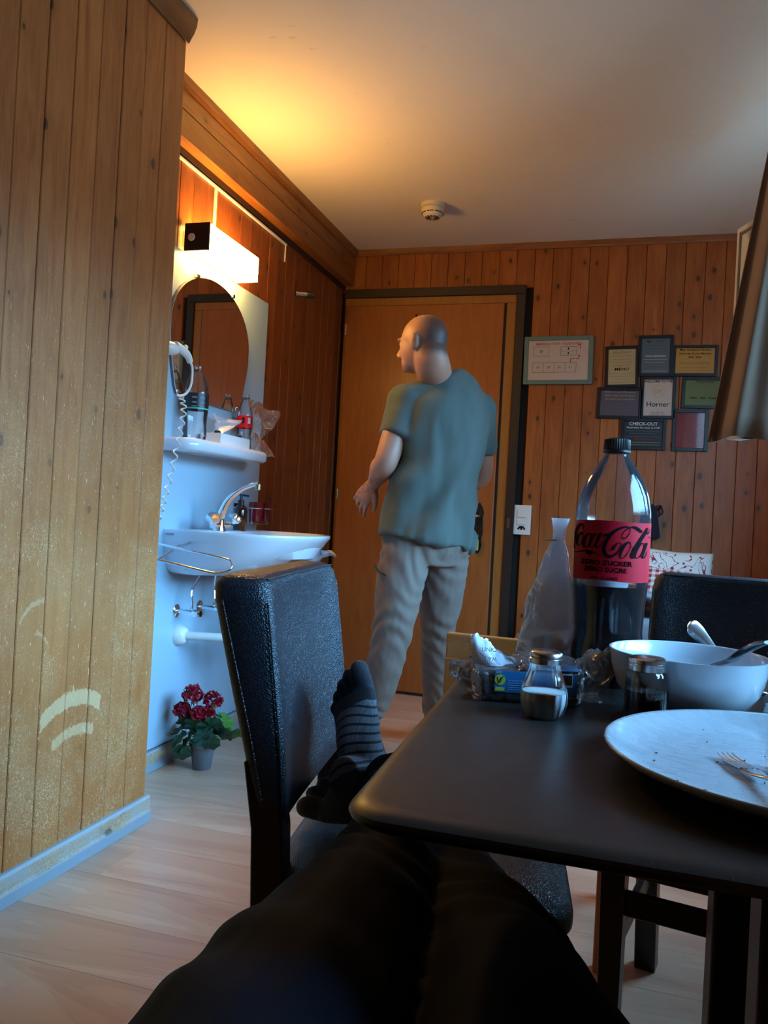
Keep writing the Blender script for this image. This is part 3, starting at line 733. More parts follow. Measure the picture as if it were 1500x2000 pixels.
# hair dryer hose set: holder head and coiled cord
hd = thing('hair_dryer', 'white wall hair dryer head with coiled cord beside the mirror', 'hair dryer', (-1.50, 2.36, 1.46))
mk('dryer_head', [ball((-1.465, 2.335, 1.468), (.030, .045, .022)), tube([(-1.45, 2.34, 1.478), (-1.44, 2.40, 1.462), (-1.44, 2.425, 1.440)], [.016, .013, .010], 14, smooth=3), ball((-1.445, 2.40, 1.484), .009, 10, 6)], M['plastic_white'], hd, smooth=True)
mk('wall_holder', box(-1.55, -1.47, 2.19, 2.34, 1.40, 1.50), M['plastic_white'], hd, bevel=.01, smooth=True)
mk('arm', box(AX+.0085, -1.53, 2.19, 2.28, 1.41, 1.49), M['plastic_white'], hd, bevel=.006)
mk('cord', tube([(-1.44, 2.423, 1.444), (-1.435, 2.432, 1.42), (-1.435, 2.432, 1.37), (-1.44, 2.415, 1.335), (-1.45, 2.395, 1.322), (-1.455, 2.375, 1.322)], .0042, 8, smooth=6), M['plastic_white'], hd, smooth=True)
cen = catmull([(-1.452, 2.40, 1.318), (-1.45, 2.418, 1.28), (-1.455, 2.412, 1.20), (-1.46, 2.39, 1.10), (-1.465, 2.365, 1.0), (-1.47, 2.345, .93), (-1.475, 2.325, .875)], 60)
coil = []
for i, p in enumerate(cen):
    a = i/len(cen)*2*PI*15; r = .0085
    coil.append(p+Vector((r*math.cos(a), r*math.sin(a), 0)))
mk('coiled_cord', tube(coil, .0026, 6), M['plastic_white'], hd, smooth=True)
# things on the shelf
def bottle_prof(R, H, neck=.0125):
    return [(.0001, .004), (R*.55, .001), (R*.80, 0), (R*.93, .010), (R*.985, H*.10), (R*.93, H*.22), (R*.965, H*.34), (R, H*.42), (R, H*.62), (R*.95, H*.70), (R*.78, H*.79), (R*.50, H*.88), (neck+.003, H*.935), (neck, H*.955), (neck, H*.962), (neck+.004, H*.965), (neck+.004, H*.972), (neck, H*.975), (neck, H*.995), (neck-.001, H)]
def wrap_label(cx, cy_, R, z0, z1, n=40, a0=0, a1=2*PI, wob=0.0):
    V, Fc = [], []; m = 4
    for j in range(m+1):
        for k in range(n+1):
            a = a0+(a1-a0)*k/n; V.append((cx+R*math.cos(a), cy_+R*math.sin(a), z0+(z1-z0)*j/m+wob*math.sin(3*a+1)))
    for j in range(m):
        for k in range(n): Fc.append((j*(n+1)+k, j*(n+1)+k+1, (j+1)*(n+1)+k+1, (j+1)*(n+1)+k))
    return V, Fc
bb = thing('empty_bottle', 'large empty clear bottle with a black label on the shelf', 'bottle', (-1.538, 2.648, SZ))
fl5 = lambda a, z: 1+(.05*math.cos(5*a) if z < .03 else 0)
mk('bottle_shell', shell(bottle_prof(.0445, .280), 40, (-1.538, 2.648, SZ+.002), None, fl5), M['pet'], bb, smooth=True)
mk('bottle_label', wrap_label(-1.538, 2.648, .0452, SZ+.118, SZ+.176), M['label_black'], bb, smooth=True)
for zz, s_ in ((.160, .013), (.142, .011), (.128, .008)):
    for an, w_ in ((-1.2, .9), (-.55, 1.0)):
        mk('label_print', wrap_label(-1.538, 2.648, .0456, SZ+zz-s_*.3, SZ+zz+s_*.3, 10, an-.22*w_, an+.22*w_), simple('faint_print', (.14, .17, .19), .5), bb)
mk('label_stripe', wrap_label(-1.538, 2.648, .0457, SZ+.1185, SZ+.1235), M['label_green'], bb, smooth=True)
mk('cap_ring', lathe([(.0165, .258), (.0165, .262)], 20, (-1.538, 2.648, SZ)), M['black_plastic'], bb, smooth=True)
sb = thing('empty_bottle', 'small empty clear bottle with a red label behind the white tray', 'bottle', (-1.548, 3.062, SZ))
mk('bottle_shell', shell(bottle_prof(.0315, .240), 36, (-1.548, 3.062, SZ+.002), None, fl5), M['pet'], sb, smooth=True)
mk('bottle_label', wrap_label(-1.548, 3.062, .0321, SZ+.100, SZ+.150), M['label_red'], sb, smooth=True)
for an in (-1.3, -.5, .2):
    mk('label_print', wrap_label(-1.548, 3.062, .0326, SZ+.118, SZ+.142, 8, an-.2, an+.2), M['label_black'] if an != -.5 else simple('white_print', (.5, .45, .5), .5), sb)
mk('cap_ring', lathe([(.0162, .221), (.0162, .226)], 20, (-1.548, 3.062, SZ)), M['black_plastic'], sb, smooth=True)
tray = thing('cosmetic_tray', 'shallow white card box holding two black capped bottles', 'box', (-1.54, 2.90, SZ))
mk('tray', [box(-1.585, -1.500, 2.775, 3.022, SZ, SZ+.003), box(-1.502, -1.500, 2.775, 3.022, SZ, SZ+.050), box(-1.585, -1.583, 2.775, 3.022, SZ, SZ+.050), box(-1.583, -1.502, 2.775, 2.777, SZ, SZ+.050), box(-1.583, -1.502, 3.020, 3.022, SZ, SZ+.050)], M['cardboard_white'], tray)
for k, (xx, yy, lab) in enumerate(((-1.535, 2.81, 'small bottle with black screw cap near end of white tray'), (-1.528, 2.975, 'small bottle with black screw cap far end of white tray'))):
    t = thing('small_bottle', lab, 'bottle', (xx, yy, SZ+.003), 'bottles in the white tray')
    mk('bottle_body', lathe([(.0001, 0), (.017, 0), (.018, .003), (.018, .036), (.012, .042), (.010, .044)], 20, (xx, yy, SZ+.003)), M['amber'], t, smooth=True)
    mk('cap', lathe([(.0135, .040), (.0135, .057), (.012, .059), (.0001, .059)], 24, (xx, yy, SZ+.003), None, lambda a, z: 1+.02*math.cos(14*a)), M['black_plastic'], t, smooth=True)
def nz(x, y, z, s=1.0): return noise.noise(Vector((x*s, y*s, z*s)))
def bagR(u, v):
    w = .5+.5*v  # v 0 bottom ..1 top mouth
    y = 3.10+(u-.5)*(.07+.24*v**1.4)+.075*v; z = SZ+.012+.205*v-.02*u*v+.06*(1-v)*0
    x = -1.53+.02*v+.022*nz(u*3, v*4, 2.3)+.012*math.sin(u*11+v*5)
    return (x, y, z+.008*nz(u*4, v*4, 7))
br_ = sheet_obj('zip_bag', bagR, 22, 22, M['film_clear'], th=.0, sub=1)
tag(br_, 'open clear zip bag leaning behind the small red labelled bottle', 'bag')
def bagT(u, v):
    return (-1.512+.05*v*u+.008*nz(u*4, v*3, 5), 3.105+(u-.2)*.12*(1-.35*v)+.03*v, SZ+.01+.075*(1-v)-.03*u*(1-v)+.006*math.sin(9*u)-.022*v*u)
tag(sheet_obj('plastic_wrapper', bagT, 14, 12, M['film_clear'], th=0, sub=1), 'crumpled clear wrapper drooping over the shelf end', 'bag')
def bagW(u, v):
    y = 2.79+(.04+.185*v)*u+.02*v; z = SZ+.04+.09*v-.03*u*v*(1-u)+(.0 if u < .5 else 0)
    return (-1.553+.020*math.sin(u*6+v*3)+.012*nz(u*4, v*4, 1), y, z-.035*(1-v)*u*0+.004*nz(u*7, v*7, 3))
tag(sheet_obj('plastic_bag', bagW, 16, 14, M['film_white'], th=0, sub=1), 'small milky plastic bag standing behind the white tray', 'bag')
# wall peg
pg = thing('wall_peg', 'steel wall peg with black knob on the alcove boards', 'peg', (AX, 3.66, 2.013))
mk('rod', lathe([(.017, 0), (.017, .003), (.011, .004), (.011, .060)], 18, (AX, 3.65, 2.015), (1, .65, .04)), M['steel'], pg, smooth=True)
mk('knob', lathe([(.0001, .055), (.015, .055), (.018, .060), (.018, .086), (.015, .091), (.0001, .091)], 20, (AX, 3.65, 2.015), (1, .65, .04)), M['black_plastic'], pg, smooth=True)
# smoke detector
sd = thing('smoke_detector', 'round cream smoke detector on the ceiling', 'smoke detector', (-.962, 3.71, CZ))
c0 = (-.962, 3.71, CZ)
mk('mounting_base', lathe([(.0001, 0), (.056, 0), (.056, -.018), (.054, -.020)], 40, c0), M['plastic_cream'], sd, smooth=True)
mk('detector_body', lathe([(.053, -.0215), (.054, -.024), (.053, -.036), (.047, -.050), (.044, -.052), (.038, -.062), (.0001, -.064)], 40, c0), M['plastic_cream'], sd, smooth=True)
for k in range(8):
    a = 2*PI*k/8
    mk('vent_slot', xf(box(-.015, .015, .0455, .0505, -.0475, -.0440), Matrix.Translation(c0) @ Matrix.Rotation(a, 4, 'Z')), M['black_plastic'], sd)
mk('test_grille', [xf(box(-.0018, .0018, .012, .034, -.0655, -.060), Matrix.Translation(c0) @ Matrix.Rotation(2*PI*k/12, 4, 'Z')) for k in range(12)], M['dark_metal'], sd)
# light switch with socket
sw = thing('light_switch', 'white double switch and socket plate beside the door', 'switch', (-.543, BY, .978))
mk('plate', box(-.589, -.498, BY-.009, BY, .900, 1.056), M['plastic_white'], sw, bevel=.003)
mk('rocker', box(-.570, -.523, BY-.014, BY-.009, .990, 1.034), M['plastic_white'], sw, bevel=.002)
mk('rocker', box(-.570, -.526, BY-.014, BY-.009, .952, .980), M['plastic_white'], sw, bevel=.002)
mk('socket_holes', [xf(box(-.004, .004, -.0035, 0, -.010, .010), Matrix.Translation((-.545+dx, BY-.0085, .936)) @ Matrix.Rotation(r, 4, 'Y')) for dx, r in ((-.012, .7), (0, 0), (.012, -.7))], M['ink'], sw)
# potted geranium
FP = Vector((-1.457, 2.69, 0))
pt = thing('potted_geranium', 'potted geranium with crimson flower heads on the floor', 'plant', FP)
mk('pot', lathe([(.0001, 0), (.031, 0), (.033, .003), (.044, .080), (.0485, .082), (.0505, .100), (.047, .100), (.044, .082), (.0001, .080)], 36, FP), M['pot_grey'], pt, smooth=True)
mk('soil', lathe([(.045, .083), (.040, .092), (.0001, .096)], 24, FP), M['soil'], pt, smooth=True)
def leaf_geo(c, size, rot, cup):
    V, Fc = [(0, 0, 0)], []
    n = 26; rings = 4
    for i in range(1, rings+1):
        for k in range(n):
            a = 2*PI*k/n; notch = 1-.75*math.exp(-((a-PI)/.22)**2)
            r = size*(i/rings)*notch*(1+.06*math.cos(a*7)*(i/rings))
            V.append((r*math.cos(a), r*math.sin(a), cup*size*((i/rings)**2)+.10*size*math.sin(a*7)*(i/rings)**2))
    for k in range(n): Fc.append((0, 1+k, 1+(k+1) % n))
    for i in range(rings-1):
        for k in range(n):
            a = 1+i*n+k; b = 1+i*n+(k+1) % n; Fc.append((a, b, b+n, a+n))
    m = Matrix.Translation(c) @ rot.to_matrix().to_4x4()
    return [tuple(m @ Vector(v)) for v in V], Fc
from mathutils import Euler
rl = random.Random(4)
leaves = [(-.055, -.02, .170, .042, -.5, -.6, .1), (-.015, -.035, .160, .046, -.8, .1, .5), (.040, -.030, .165, .048, -.7, .5, 1.2), (-.075, -.04, .105, .040, -.7, -.8, .8), (-.040, -.055, .095, .045, -1.0, -.2, 2), (-.050, -.06, .065, .036, -1.1, -.2, .4),
    (.085, -.02, .140, .044, -.3, .8, 1), (.065, .03, .175, .042, .2, .6, .3), (.020, .045, .150, .045, .7, .1, 0), (-.06, .035, .14, .042, .6, -.6, 1), (.095, .04, .130, .042, .2, .7, 2), (.055, -.055, .115, .040, -1.0, .4, .5), (.0, .0, .180, .040, -.2, 0, 1.5), (.03, -.05, .135, .042, -.9, .2, 3), (-.095, .0, .130, .038, -.2, -.8, .2)]
for i, (dx, dy, z, s, rx, ry, rzz) in enumerate(leaves):
    c = FP+Vector((dx, dy, z))
    lf = mk('leaf', leaf_geo(c, s, Euler((rx*-1*-1, ry, rzz)), .12), M['leaf_light'] if i in (7, 10) else M['leaf'], pt, smooth=True, angle=3.1)
    mk('leaf_stalk', tube([FP+Vector((dx*.1, dy*.1, .085)), FP+Vector((dx*.5, dy*.5, .10+.3*(z-.085))), c], .0014, 6, smooth=3), M['stem'], pt)
heads = [((-.037, -.03, .275), .043), ((.037, -.01, .258), .036), ((-.072, -.035, .212), .035), ((.000, -.045, .210), .033), ((.028, -.03, .212), .028)]
for (dx, dy, z), s in heads:
    c = FP+Vector((dx, dy, z)); gs = []
    for k in range(46):
        u = rl.uniform(-.75, 1); a = rl.uniform(0, 2*PI); q = math.sqrt(max(0, 1-u*u))
        nrm = Vector((q*math.cos(a), q*math.sin(a), u)); p = c+Vector((nrm.x*s*.75, nrm.y*s*.75, nrm.z*s*.62))
        rq = nrm.to_track_quat('Z', 'Y') @ Euler((rl.uniform(-.5, .5), rl.uniform(-.5, .5), rl.uniform(0, 6))).to_quaternion()
        V, Fc = [(0, 0, -.004)], []
        for j in range(10):
            b_ = 2*PI*j/10; rr = .0125*(1+.2*math.cos(b_*5)); V.append((rr*math.cos(b_), rr*math.sin(b_), .0035+.0035*math.sin(b_*3)))
        for j in range(10): Fc.append((0, 1+j, 1+(j+1) % 10))
        m_ = Matrix.Translation(p) @ rq.to_matrix().to_4x4(); gs.append(([tuple(m_ @ Vector(v)) for v in V], Fc))
    mk('flower_head', gs, M['petal'], pt)
    mk('flower_stem', tube([FP+Vector((dx*.2, dy*.2, .09)), FP+Vector((dx*.6, dy*.6, .09+.5*(z-.09))), c-Vector((0, 0, s*.4))], .0017, 6, smooth=3), M['stem'], pt)
bud_ = mk('flower_buds', [ball(FP+Vector((.030+.03*rl.random(), -.02, .215+.03*rl.random())), (.003, .003, .006), 6, 5) for k in range(9)]+[ball(FP+Vector((-.04+.03*rl.random(), -.035, .238+.008*rl.random())), (.003, .003, .006), 6, 5) for k in range(6)], M['stem'], pt)

bud_['kind'] = 'stuff'
# ================================================================== FRAMED NOTICES ON THE BACK WALL
def px_mat(name, col, rough=.45): return simple(name, col, rough, spec=.4)
NOTICE = {}
def frame(name, label, cx, cz, w, h, border, fmat, paper, tilt=0.0, depth=.014, group=None, cat='picture frame', dy=0.0):
    yb = BY-.0005-dy
    t = thing(name, label, cat, (cx, yb, cz), group)
    R = lambda g: xf(g, Matrix.Translation((cx, 0, cz)) @ Matrix.Rotation(tilt, 4, 'Y') @ Matrix.Translation((-cx, 0, -cz)))
    x0, x1, z0, z1 = cx-w/2, cx+w/2, cz-h/2, cz+h/2; b_ = border
    mk('frame_moulding', [R(box(x0, x0+b_, yb-depth, yb, z0, z1)), R(box(x1-b_, x1, yb-depth, yb, z0, z1)), R(box(x0+b_, x1-b_, yb-depth, yb, z0, z0+b_)), R(box(x0+b_, x1-b_, yb-depth, yb, z1-b_, z1))], fmat, t, bevel=.0015, seg=1)
    mk('notice', R(box(x0+b_-.001, x1-b_+.001, yb-depth+.006, yb-.001, z0+b_-.001, z1-b_+.001)), paper, t)
    t['_y'] = yb-depth+.0055; t['_t'] = tilt
    def line(s, z, size, mat, x=0.0, name='lettering', bold=0.0, sx=1.0, shear=0.0, align='CENTER'):
        mk(name, R(text_geo(s, size, (cx+x, yb-depth+.0056, cz+z), (1, 0, 0), (0, 0, 1), align, .0003, bold, sx, shear)), mat, t)
    rr = random.Random(int(abs(cx*1000)))
    def scribble(z, wd, mat, x=0.0, th=.0022):
        """one line of print too small to read: a row of word strokes"""
        gs = []; p = -wd/2
        while p < wd/2-.004:
            l = min(rr.uniform(.006, .017), wd/2-p); gs.append(R(box(cx+x+p, cx+x+p+l, yb-depth+.0054, yb-depth+.0058, cz+z-th/2, cz+z+th/2))); p += l+.0022
        o = mk('print_line', gs, mat, t); o['kind'] = 'stuff'
    def rect(xa, xb, za, zb, mat, name='print_mark'):
        mk(name, R(box(cx+xa, cx+xb, yb-depth+.0053, yb-depth+.0057, cz+za, cz+zb)), mat, t)
    return t, line, scribble, rect
bk = simple('black_frame', (.008, .008, .011), .38)
INK = M['ink']; GI = px_mat('grey_ink', (.16, .13, .10)); WI = px_mat('white_ink', (.60, .58, .55)); CI = px_mat('cream_ink', (.42, .34, .16))
GRP = 'small black framed notices on the back wall'
t, L, Sc, Rc = frame('picture_frame', 'black framed cream breakfast menu notice, leftmost of upper notices', -.082, 1.781, .166, .212, .016, bk, px_mat('cream_paper', (.42, .34, .18)), -.03, group=GRP)
L('BREAKFAST', .073, .017, GI); L('MENU', -.012, .019, INK, bold=.0004, sx=1.35)
for z, w_ in ((.056, .12), (.038, .10), (.023, .115), (.008, .09), (-.034, .12), (-.048, .115), (-.063, .07), (-.078, .12)): Sc(z, w_, GI, th=.0016)
t, L, Sc, Rc = frame('picture_frame', 'black framed blue grey wifi and room equipment notice, topmost', .078, 1.836, .168, .208, .016, bk, px_mat('slate_paper', (.085, .125, .165)), -.01, group=GRP)
DK = px_mat('slate_ink', (.03, .045, .065))
L('WiFi', .073, .020, DK, .02); L('Room Equipment', .0, .0135, WI, bold=.0003)
mk('heart_mark', prism([(.078-.035, 1.836+.064), (.078-.047, 1.836+.074), (.078-.044, 1.836+.080), (.078-.038, 1.836+.080), (.078-.035, 1.836+.077), (.078-.032, 1.836+.080), (.078-.026, 1.836+.080), (.078-.023, 1.836+.074)], -.0003, 'y', BY-.0145+.006), DK, t)
for z, w_, m_ in ((.052, .10, DK), (.036, .10, DK), (-.018, .115, WI), (-.032, .10, WI), (-.047, .11, GI), (-.062, .07, GI), (-.076, .11, WI)): Sc(z, w_, m_, th=.0016)
t, L, Sc, Rc = frame('picture_frame', 'black framed orange yellow reception hours notice at upper right', .265, 1.811, .212, .155, .015, bk, px_mat('amber_paper', (.47, .26, .055)), .0, group=GRP)
L('Main Reception Rooms', .055, .0155, INK, bold=.0002); L('Every day till your Moment', .036, .0135, INK, bold=.0002); L('8.00 - 20.30', .018, .0125, INK, bold=.0003); L('Forgot something?', -.010, .0185, GI, shear=.3)
for z, w_ in ((-.033, .13), (-.047, .17), (-.060, .14)): Sc(z, w_, GI, th=.0016)
t, L, Sc, Rc = frame('picture_frame', 'black framed purple notice at far left of lower row', -.084, 1.596, .220, .158, .015, bk, px_mat('purple_paper', (.085, .065, .085)), .01, group=GRP)
L('Need us in case of Emergency', .057, .0125, CI); L('Please contact our Reception', .039, .0125, CI); L('We will be truly unreachable', .021, .0125, CI); L('Reception', -.006, .011, GI)
for z in (-.022, -.036, -.050): Sc(z, .12, GI, th=.0012)
t, L, Sc, Rc = frame('picture_frame', 'black framed white welcome notice with round emblem, centre of cluster', .100, 1.626, .166, .212, .015, bk, px_mat('warm_white_paper', (.50, .42, .37)), -.01, group=GRP)
L('WELCOME TO THE', .082, .0155, INK, bold=.0004, sx=.98); L('Horner', -.034, .036, INK, bold=.0002); L('is', -.062, .009, GI); L('WE WISH YOU', -.075, .0095, INK); L('A PLEASANT STAY', -.086, .0095, INK)
em = [(.100+.032*math.cos(a)*(1+.05*math.cos(8*a)), BY-.0145+.0055, 1.626+.032+.032*math.sin(a)*(1+.05*math.cos(8*a))) for a in [2*PI*k/40 for k in range(40)]]
mk('emblem_ring', tube(em, .0008, 5, closed=True), CI, t)
mk('emblem_ring', tube([(.100+.025*math.cos(2*PI*k/30), BY-.009, 1.658+.025*math.sin(2*PI*k/30)) for k in range(30)], .0006, 5, closed=True), CI, t)
for dx in (-.012, 0, .012): Rc(dx-.0035, dx+.0035, .020, .044, CI)
t, L, Sc, Rc = frame('picture_frame', 'black framed green what to do notice at right of cluster', .318, 1.652, .214, .155, .015, bk, px_mat('green_paper', (.115, .15, .035)), .01, group=GRP)
L('What to do?', .054, .0165, INK); L('SKIING  -  BIKE  -  WALKING', -.026, .0105, INK, bold=.0004)
for z, w_ in ((.035, .17), (.022, .17), (.009, .14), (-.004, .12), (-.046, .15)): Sc(z, w_, GI, th=.0016)
t, L, Sc, Rc = frame('picture_frame', 'black framed black check-out notice, lowest of cluster beside red one', .037, 1.441, .218, .156, .015, bk, px_mat('black_paper', (.016, .016, .018)), .0, group=GRP)
L('CHECK-OUT', .052, .024, WI, bold=.0005); L('Please leave the room at 12.00', .033, .0128, WI, bold=.0002)
YI = px_mat('dull_yellow_ink', (.30, .25, .08)); RI = px_mat('dull_red_ink', (.20, .06, .05)); TI = px_mat('dull_teal_ink', (.06, .11, .11))
for z, w_, m_ in ((.016, .16, TI), (.004, .13, TI), (-.012, .165, RI), (-.024, .08, RI), (-.041, .17, YI), (-.053, .165, YI)): Sc(z, w_, m_, th=.0022)
t, L, Sc, Rc = frame('picture_frame', 'black framed glossy red notice, bottom right of cluster', .259, 1.465, .166, .206, .016, bk, simple('red_paper_glossy', (.21, .028, .030), .16, coat=.8), -.01, group=GRP)
DR = px_mat('dark_red_ink', (.07, .010, .012))
L('EMERGENCY CALL', .074, .012, DR)
for k in range(10): Sc(.058-.0145*k, .115, DR, th=.0014)
t, L, Sc, Rc = frame('picture_frame', 'teal framed white emergency exit room plan beside the door', -.402, 1.815, .352, .250, .022, M['teal_frame'], px_mat('plan_paper', (.50, .44, .41)), -.012, depth=.018)
L('EMERGENCY EXIT - FLUCHTWEG', .085, .0165, M['red_ink'], bold=.0003, sx=.95)
def outline(xa, xb, za, zb, w_=.0012):
    for q in ((xa, xb, za, za+w_), (xa, xb, zb-w_, zb), (xa, xa+w_, za, zb), (xb-w_, xb, za, zb)): Rc(*q, INK, 'plan_line')
outline(-.128, -.048, .022, .072); L('35', .047, .019, INK, -.088)
outline(.012, .094, .024, .071); Rc(.012, .094, .047, .0482, INK, 'plan_line')
for k in range(4):
    outline(-.130+.0555*k, -.130+.0555*(k+1)+.0012, -.063, -.012); L(('34', '33', '32', '31')[k], -.037, .016, INK, -.103+.0555*k)
for z in (.059, .036): Rc(.049, .053, z-.006, z+.006, INK, 'person_mark'); Rc(.0475, .0545, z-.001, z+.004, INK, 'person_mark')
for q in ((.095, .112, .077, .0805), (.1085, .112, .058, .0805), (.063, .082, .006, .0095), (.062, .0655, -.016, .0095), (.088, .107, .006, .0095), (.1035, .107, .006, .022)): Rc(*q, M['red_ink'], 'escape_route')
mk('arrow_head', prism([(-.402+.0985, 1.815+.020), (-.402+.112, 1.815+.020), (-.402+.1052, 1.815+.030)], -.0004, 'y', BY-.0185+.006), M['red_ink'], t)

# ================================================================== FURNITURE
def make_chair(label):
    t = thing('dining_chair', label, 'chair', (0, 0, 0))
    W_, D_, SHt = .44, .43, .475
    # seat: padded, rounded, slightly domed
    def sr(d, z): return [(x, y, z) for x, y in rrect(-W_/2+d, W_/2-d, -.20+d, .22-d, .055, 7)]
    mk('seat', loft([sr(.012, .430), sr(.001, .434), sr(0, .441), sr(0, .452), sr(.006, .464), sr(.022, .474), sr(.06, .480), sr(.12, .482)]), M['leather'], t, smooth=True, angle=1.1)
    mk('seat_frame', [box(-.195, .195, .165, .19, .355, .432), box(-.195, .195, -.19, -.165, .355, .432), box(-.198, -.176, -.165, .165, .355, .432), box(.176, .198, -.165, .165, .355, .432)], M['black_wood'], t, bevel=.002, seg=1)
    for s in (-1, 1):
        mk('leg', loft([[(s*.193-.022+a*.044+s*0, .18-.022+b*.044, .415) for a, b in ((0, 0), (1, 0), (1, 1), (0, 1))], [(s*.190-.017+a*.034, .18-.017+b*.034, 0) for a, b in ((0, 0), (1, 0), (1, 1), (0, 1))]]), M['black_wood'], t, bevel=.002, seg=1)
        mk('leg', loft([[(s*.193-.022+a*.044, y-.022+b*.044, z) for a, b in ((0, 0), (1, 0), (1, 1), (0, 1))] for y, z in ((-.225, 0), (-.192, .22), (-.184, .40), (-.190, .53), (-.205, .62))]), M['black_wood'], t, bevel=.002, seg=1)
    mk('stretcher', box(-.172, .172, .170, .190, .285, .325), M['black_wood'], t, bevel=.002, seg=1)
    for s in (-1, 1): mk('stretcher', box(s*.192-.008, s*.192+.008, -.185, .163, .20, .235), M['black_wood'], t, bevel=.002, seg=1)
    # backrest: padded slab, thicker at the top, front face hollowed, piped edges
    rings = []
    nf = 18
    for z, th_, yf, w_, rc in ((.540, .030, -.170, .205, .010), (.545, .040, -.167, .213, .013), (.57, .046, -.167, .217, .015), (.64, .058, -.174, .220, .018), (.71, .068, -.183, .221, .019), (.78, .076, -.193, .221, .019), (.835, .082, -.201, .220, .019), (.855, .080, -.206, .216, .022), (.865, .068, -.212, .208, .022), (.869, .046, -.224, .198, .018)):
        ring = []
        for k in range(nf+1): # front, hollowed
            u = -1+2*k/nf; x = u*(w_-rc); hol = .020*(1-u**4)*min(1, (z-.53)/.06)*min(1, max(0, (.875-z))/.05)
            ring.append((x, yf-hol, z))
        for k in range(1, 5): a = PI/2-PI/2*k/5; ring.append((w_-rc+rc*math.cos(a), yf-rc+rc*math.sin(a), z))
        for k in range(0, 5): a = -PI/2*k/5; ring.append((w_-rc+rc*math.cos(a), yf-th_+rc+rc*math.sin(a), z))
        for k in range(nf+1): ring.append(((w_-rc)*(1-2*k/nf), yf-th_, z))
        for k in range(1, 5): a = -PI/2-PI/2*k/5; ring.append((-w_+rc+rc*math.cos(a), yf-th_+rc+rc*math.sin(a), z))
        for k in range(0, 5): a = PI-PI/2*k/5; ring.append((-w_+rc+rc*math.cos(a), yf-rc+rc*math.sin(a), z))
        rings.append(ring)
    bk_ = mk('backrest', loft(rings), M['leather'], t, smooth=True, angle=1.2)
    zz = [(.548, -.168, .2135), (.57, -.168, .217), (.64, -.174, .220), (.71, -.183, .221), (.78, -.193, .221), (.835, -.201, .220)]
    for s in (-1, 1):
        mk('seam', tube([(s*(w_-.0035), y-.0035, z) for z, y, w_ in zz], .0016, 6, smooth=3), M['leather'], bk_, smooth=True)
        mk('seam', tube([(s*(w_+.0002), y-.030-.136*(z-.57), z) for z, y, w_ in zz[1:]], .0013, 6, smooth=3), M['leather'], bk_, smooth=True)
        mk('stitching', [tube([(s*(w_-.022), y-.0048+.0, z), (s*(w_-.022), y2-.0048, z2)], .0007, 5) for (z, y, w_), (z2, y2, w2) in zip(zz[1:-1], zz[2:])], M['black_plastic'], bk_)
    mk('seam', tube([(-.198, -.2120, .8645), (0, -.2130, .8648), (.198, -.2120, .8645)], .0013, 6), M['leather'], bk_)
    return t
ch1 = make_chair('black leather chair with stockinged feet resting on its seat')
ch2 = copy_tree(ch1); ch2['label'] = 'black leather chair across the table, behind the salad bowl'
def place(o, x, y, th): o.location = (x, y, 0); o.rotation_euler = (0, 0, th)
th1 = math.radians(-82.0)
f1 = Vector((-math.sin(th1), math.cos(th1), 0)); place(ch1, -.475+.19*f1.x, 1.222+.19*f1.y, th1)
th2 = math.radians(180-11.0)
f2 = Vector((-math.sin(th2), math.cos(th2), 0)); l2 = Vector((math.cos(th2), math.sin(th2), 0))
p2 = Vector((.083, 1.90, 0)) - l2*.19 - f2*(-.215)
place(ch2, p2.x, p2.y, th2)
# table ---------------------------------------------------------------
TC = Vector((-.190, .553, 0)); TA = math.radians(-1.2)  # near-left corner, small yaw
ta = math.radians(2.6)
tdx = Vector((1, .0, 0)); tdy = Vector((-math.sin(ta), math.cos(ta), 0))
TB = thing('dining_table', 'dark brown topped dining table with rounded edge', 'table', (.2, 1.1, 0))
def tp(u, v, z): p = TC+tdx*u+tdy*v; return (p.x, p.y, z)
TW, TD = .84, .78
def tring(d, z): return [tp(x, y, z) for x, y in rrect(d, TW-d, d, TD-d, .035, 8)]
mk('tabletop', loft([tring(.050, .7220), tring(.022, .7285), tring(.006, .7345), tring(.001, .7385), tring(0, .7415), tring(.001, .7445), tring(.005, .7475), tring(.011, .7493), tring(.018, .750)]), M['table'], TB, smooth=True, angle=.6)
mk('edge_band', loft([tring(.052, .7213), tring(.052, .7222)]), M['black_plastic'], TB)
for v_ in (.33, .60):
    p = Vector(tp(.40, v_, 0))
    mk('column', box(p.x-.058, p.x+.058, p.y-.035, p.y+.035, .03, .70), M['black_wood'], TB, bevel=.004)
mk('cross_beam', box(.0, .56, 1.05, 1.11, .69, .7213), M['black_wood'], TB, bevel=.003)
mk('long_beam', box(.17, .24, .66, 1.24, .685, .7213), M['black_wood'], TB, bevel=.003)
mk('foot', [box(.12, .30, .76, 1.24, 0, .035)], M['black_wood'], TB, bevel=.006)
# light wood chair at the far left of the table
WC = thing('wooden_chair', 'light wooden chair with low backrest left of the table end', 'chair', (-.27, 2.02, 0))
def wc(g): return xf(g, Matrix.Translation((-.395, 1.86, 0)) @ Matrix.Rotation(math.radians(-3), 4, 'Z'))
mk('backrest', wc(box(0, .40, 0, .022, .60, .698)), M['lightwood'], WC, bevel=.004)
for x in (0, .365):
    mk('leg', wc(box(x, x+.035, -.004, .031, 0, .64)), M['lightwood'], WC, bevel=.003)
    mk('leg', wc(box(x, x+.035, .37, .405, 0, .44)), M['lightwood'], WC, bevel=.003)
mk('seat', wc(box(-.005, .405, .032, .41, .43, .455)), M['lightwood'], WC, bevel=.006)
mk('rail', wc(box(.036, .364, .0, .02, .52, .56)), M['lightwood'], WC, bevel=.003)
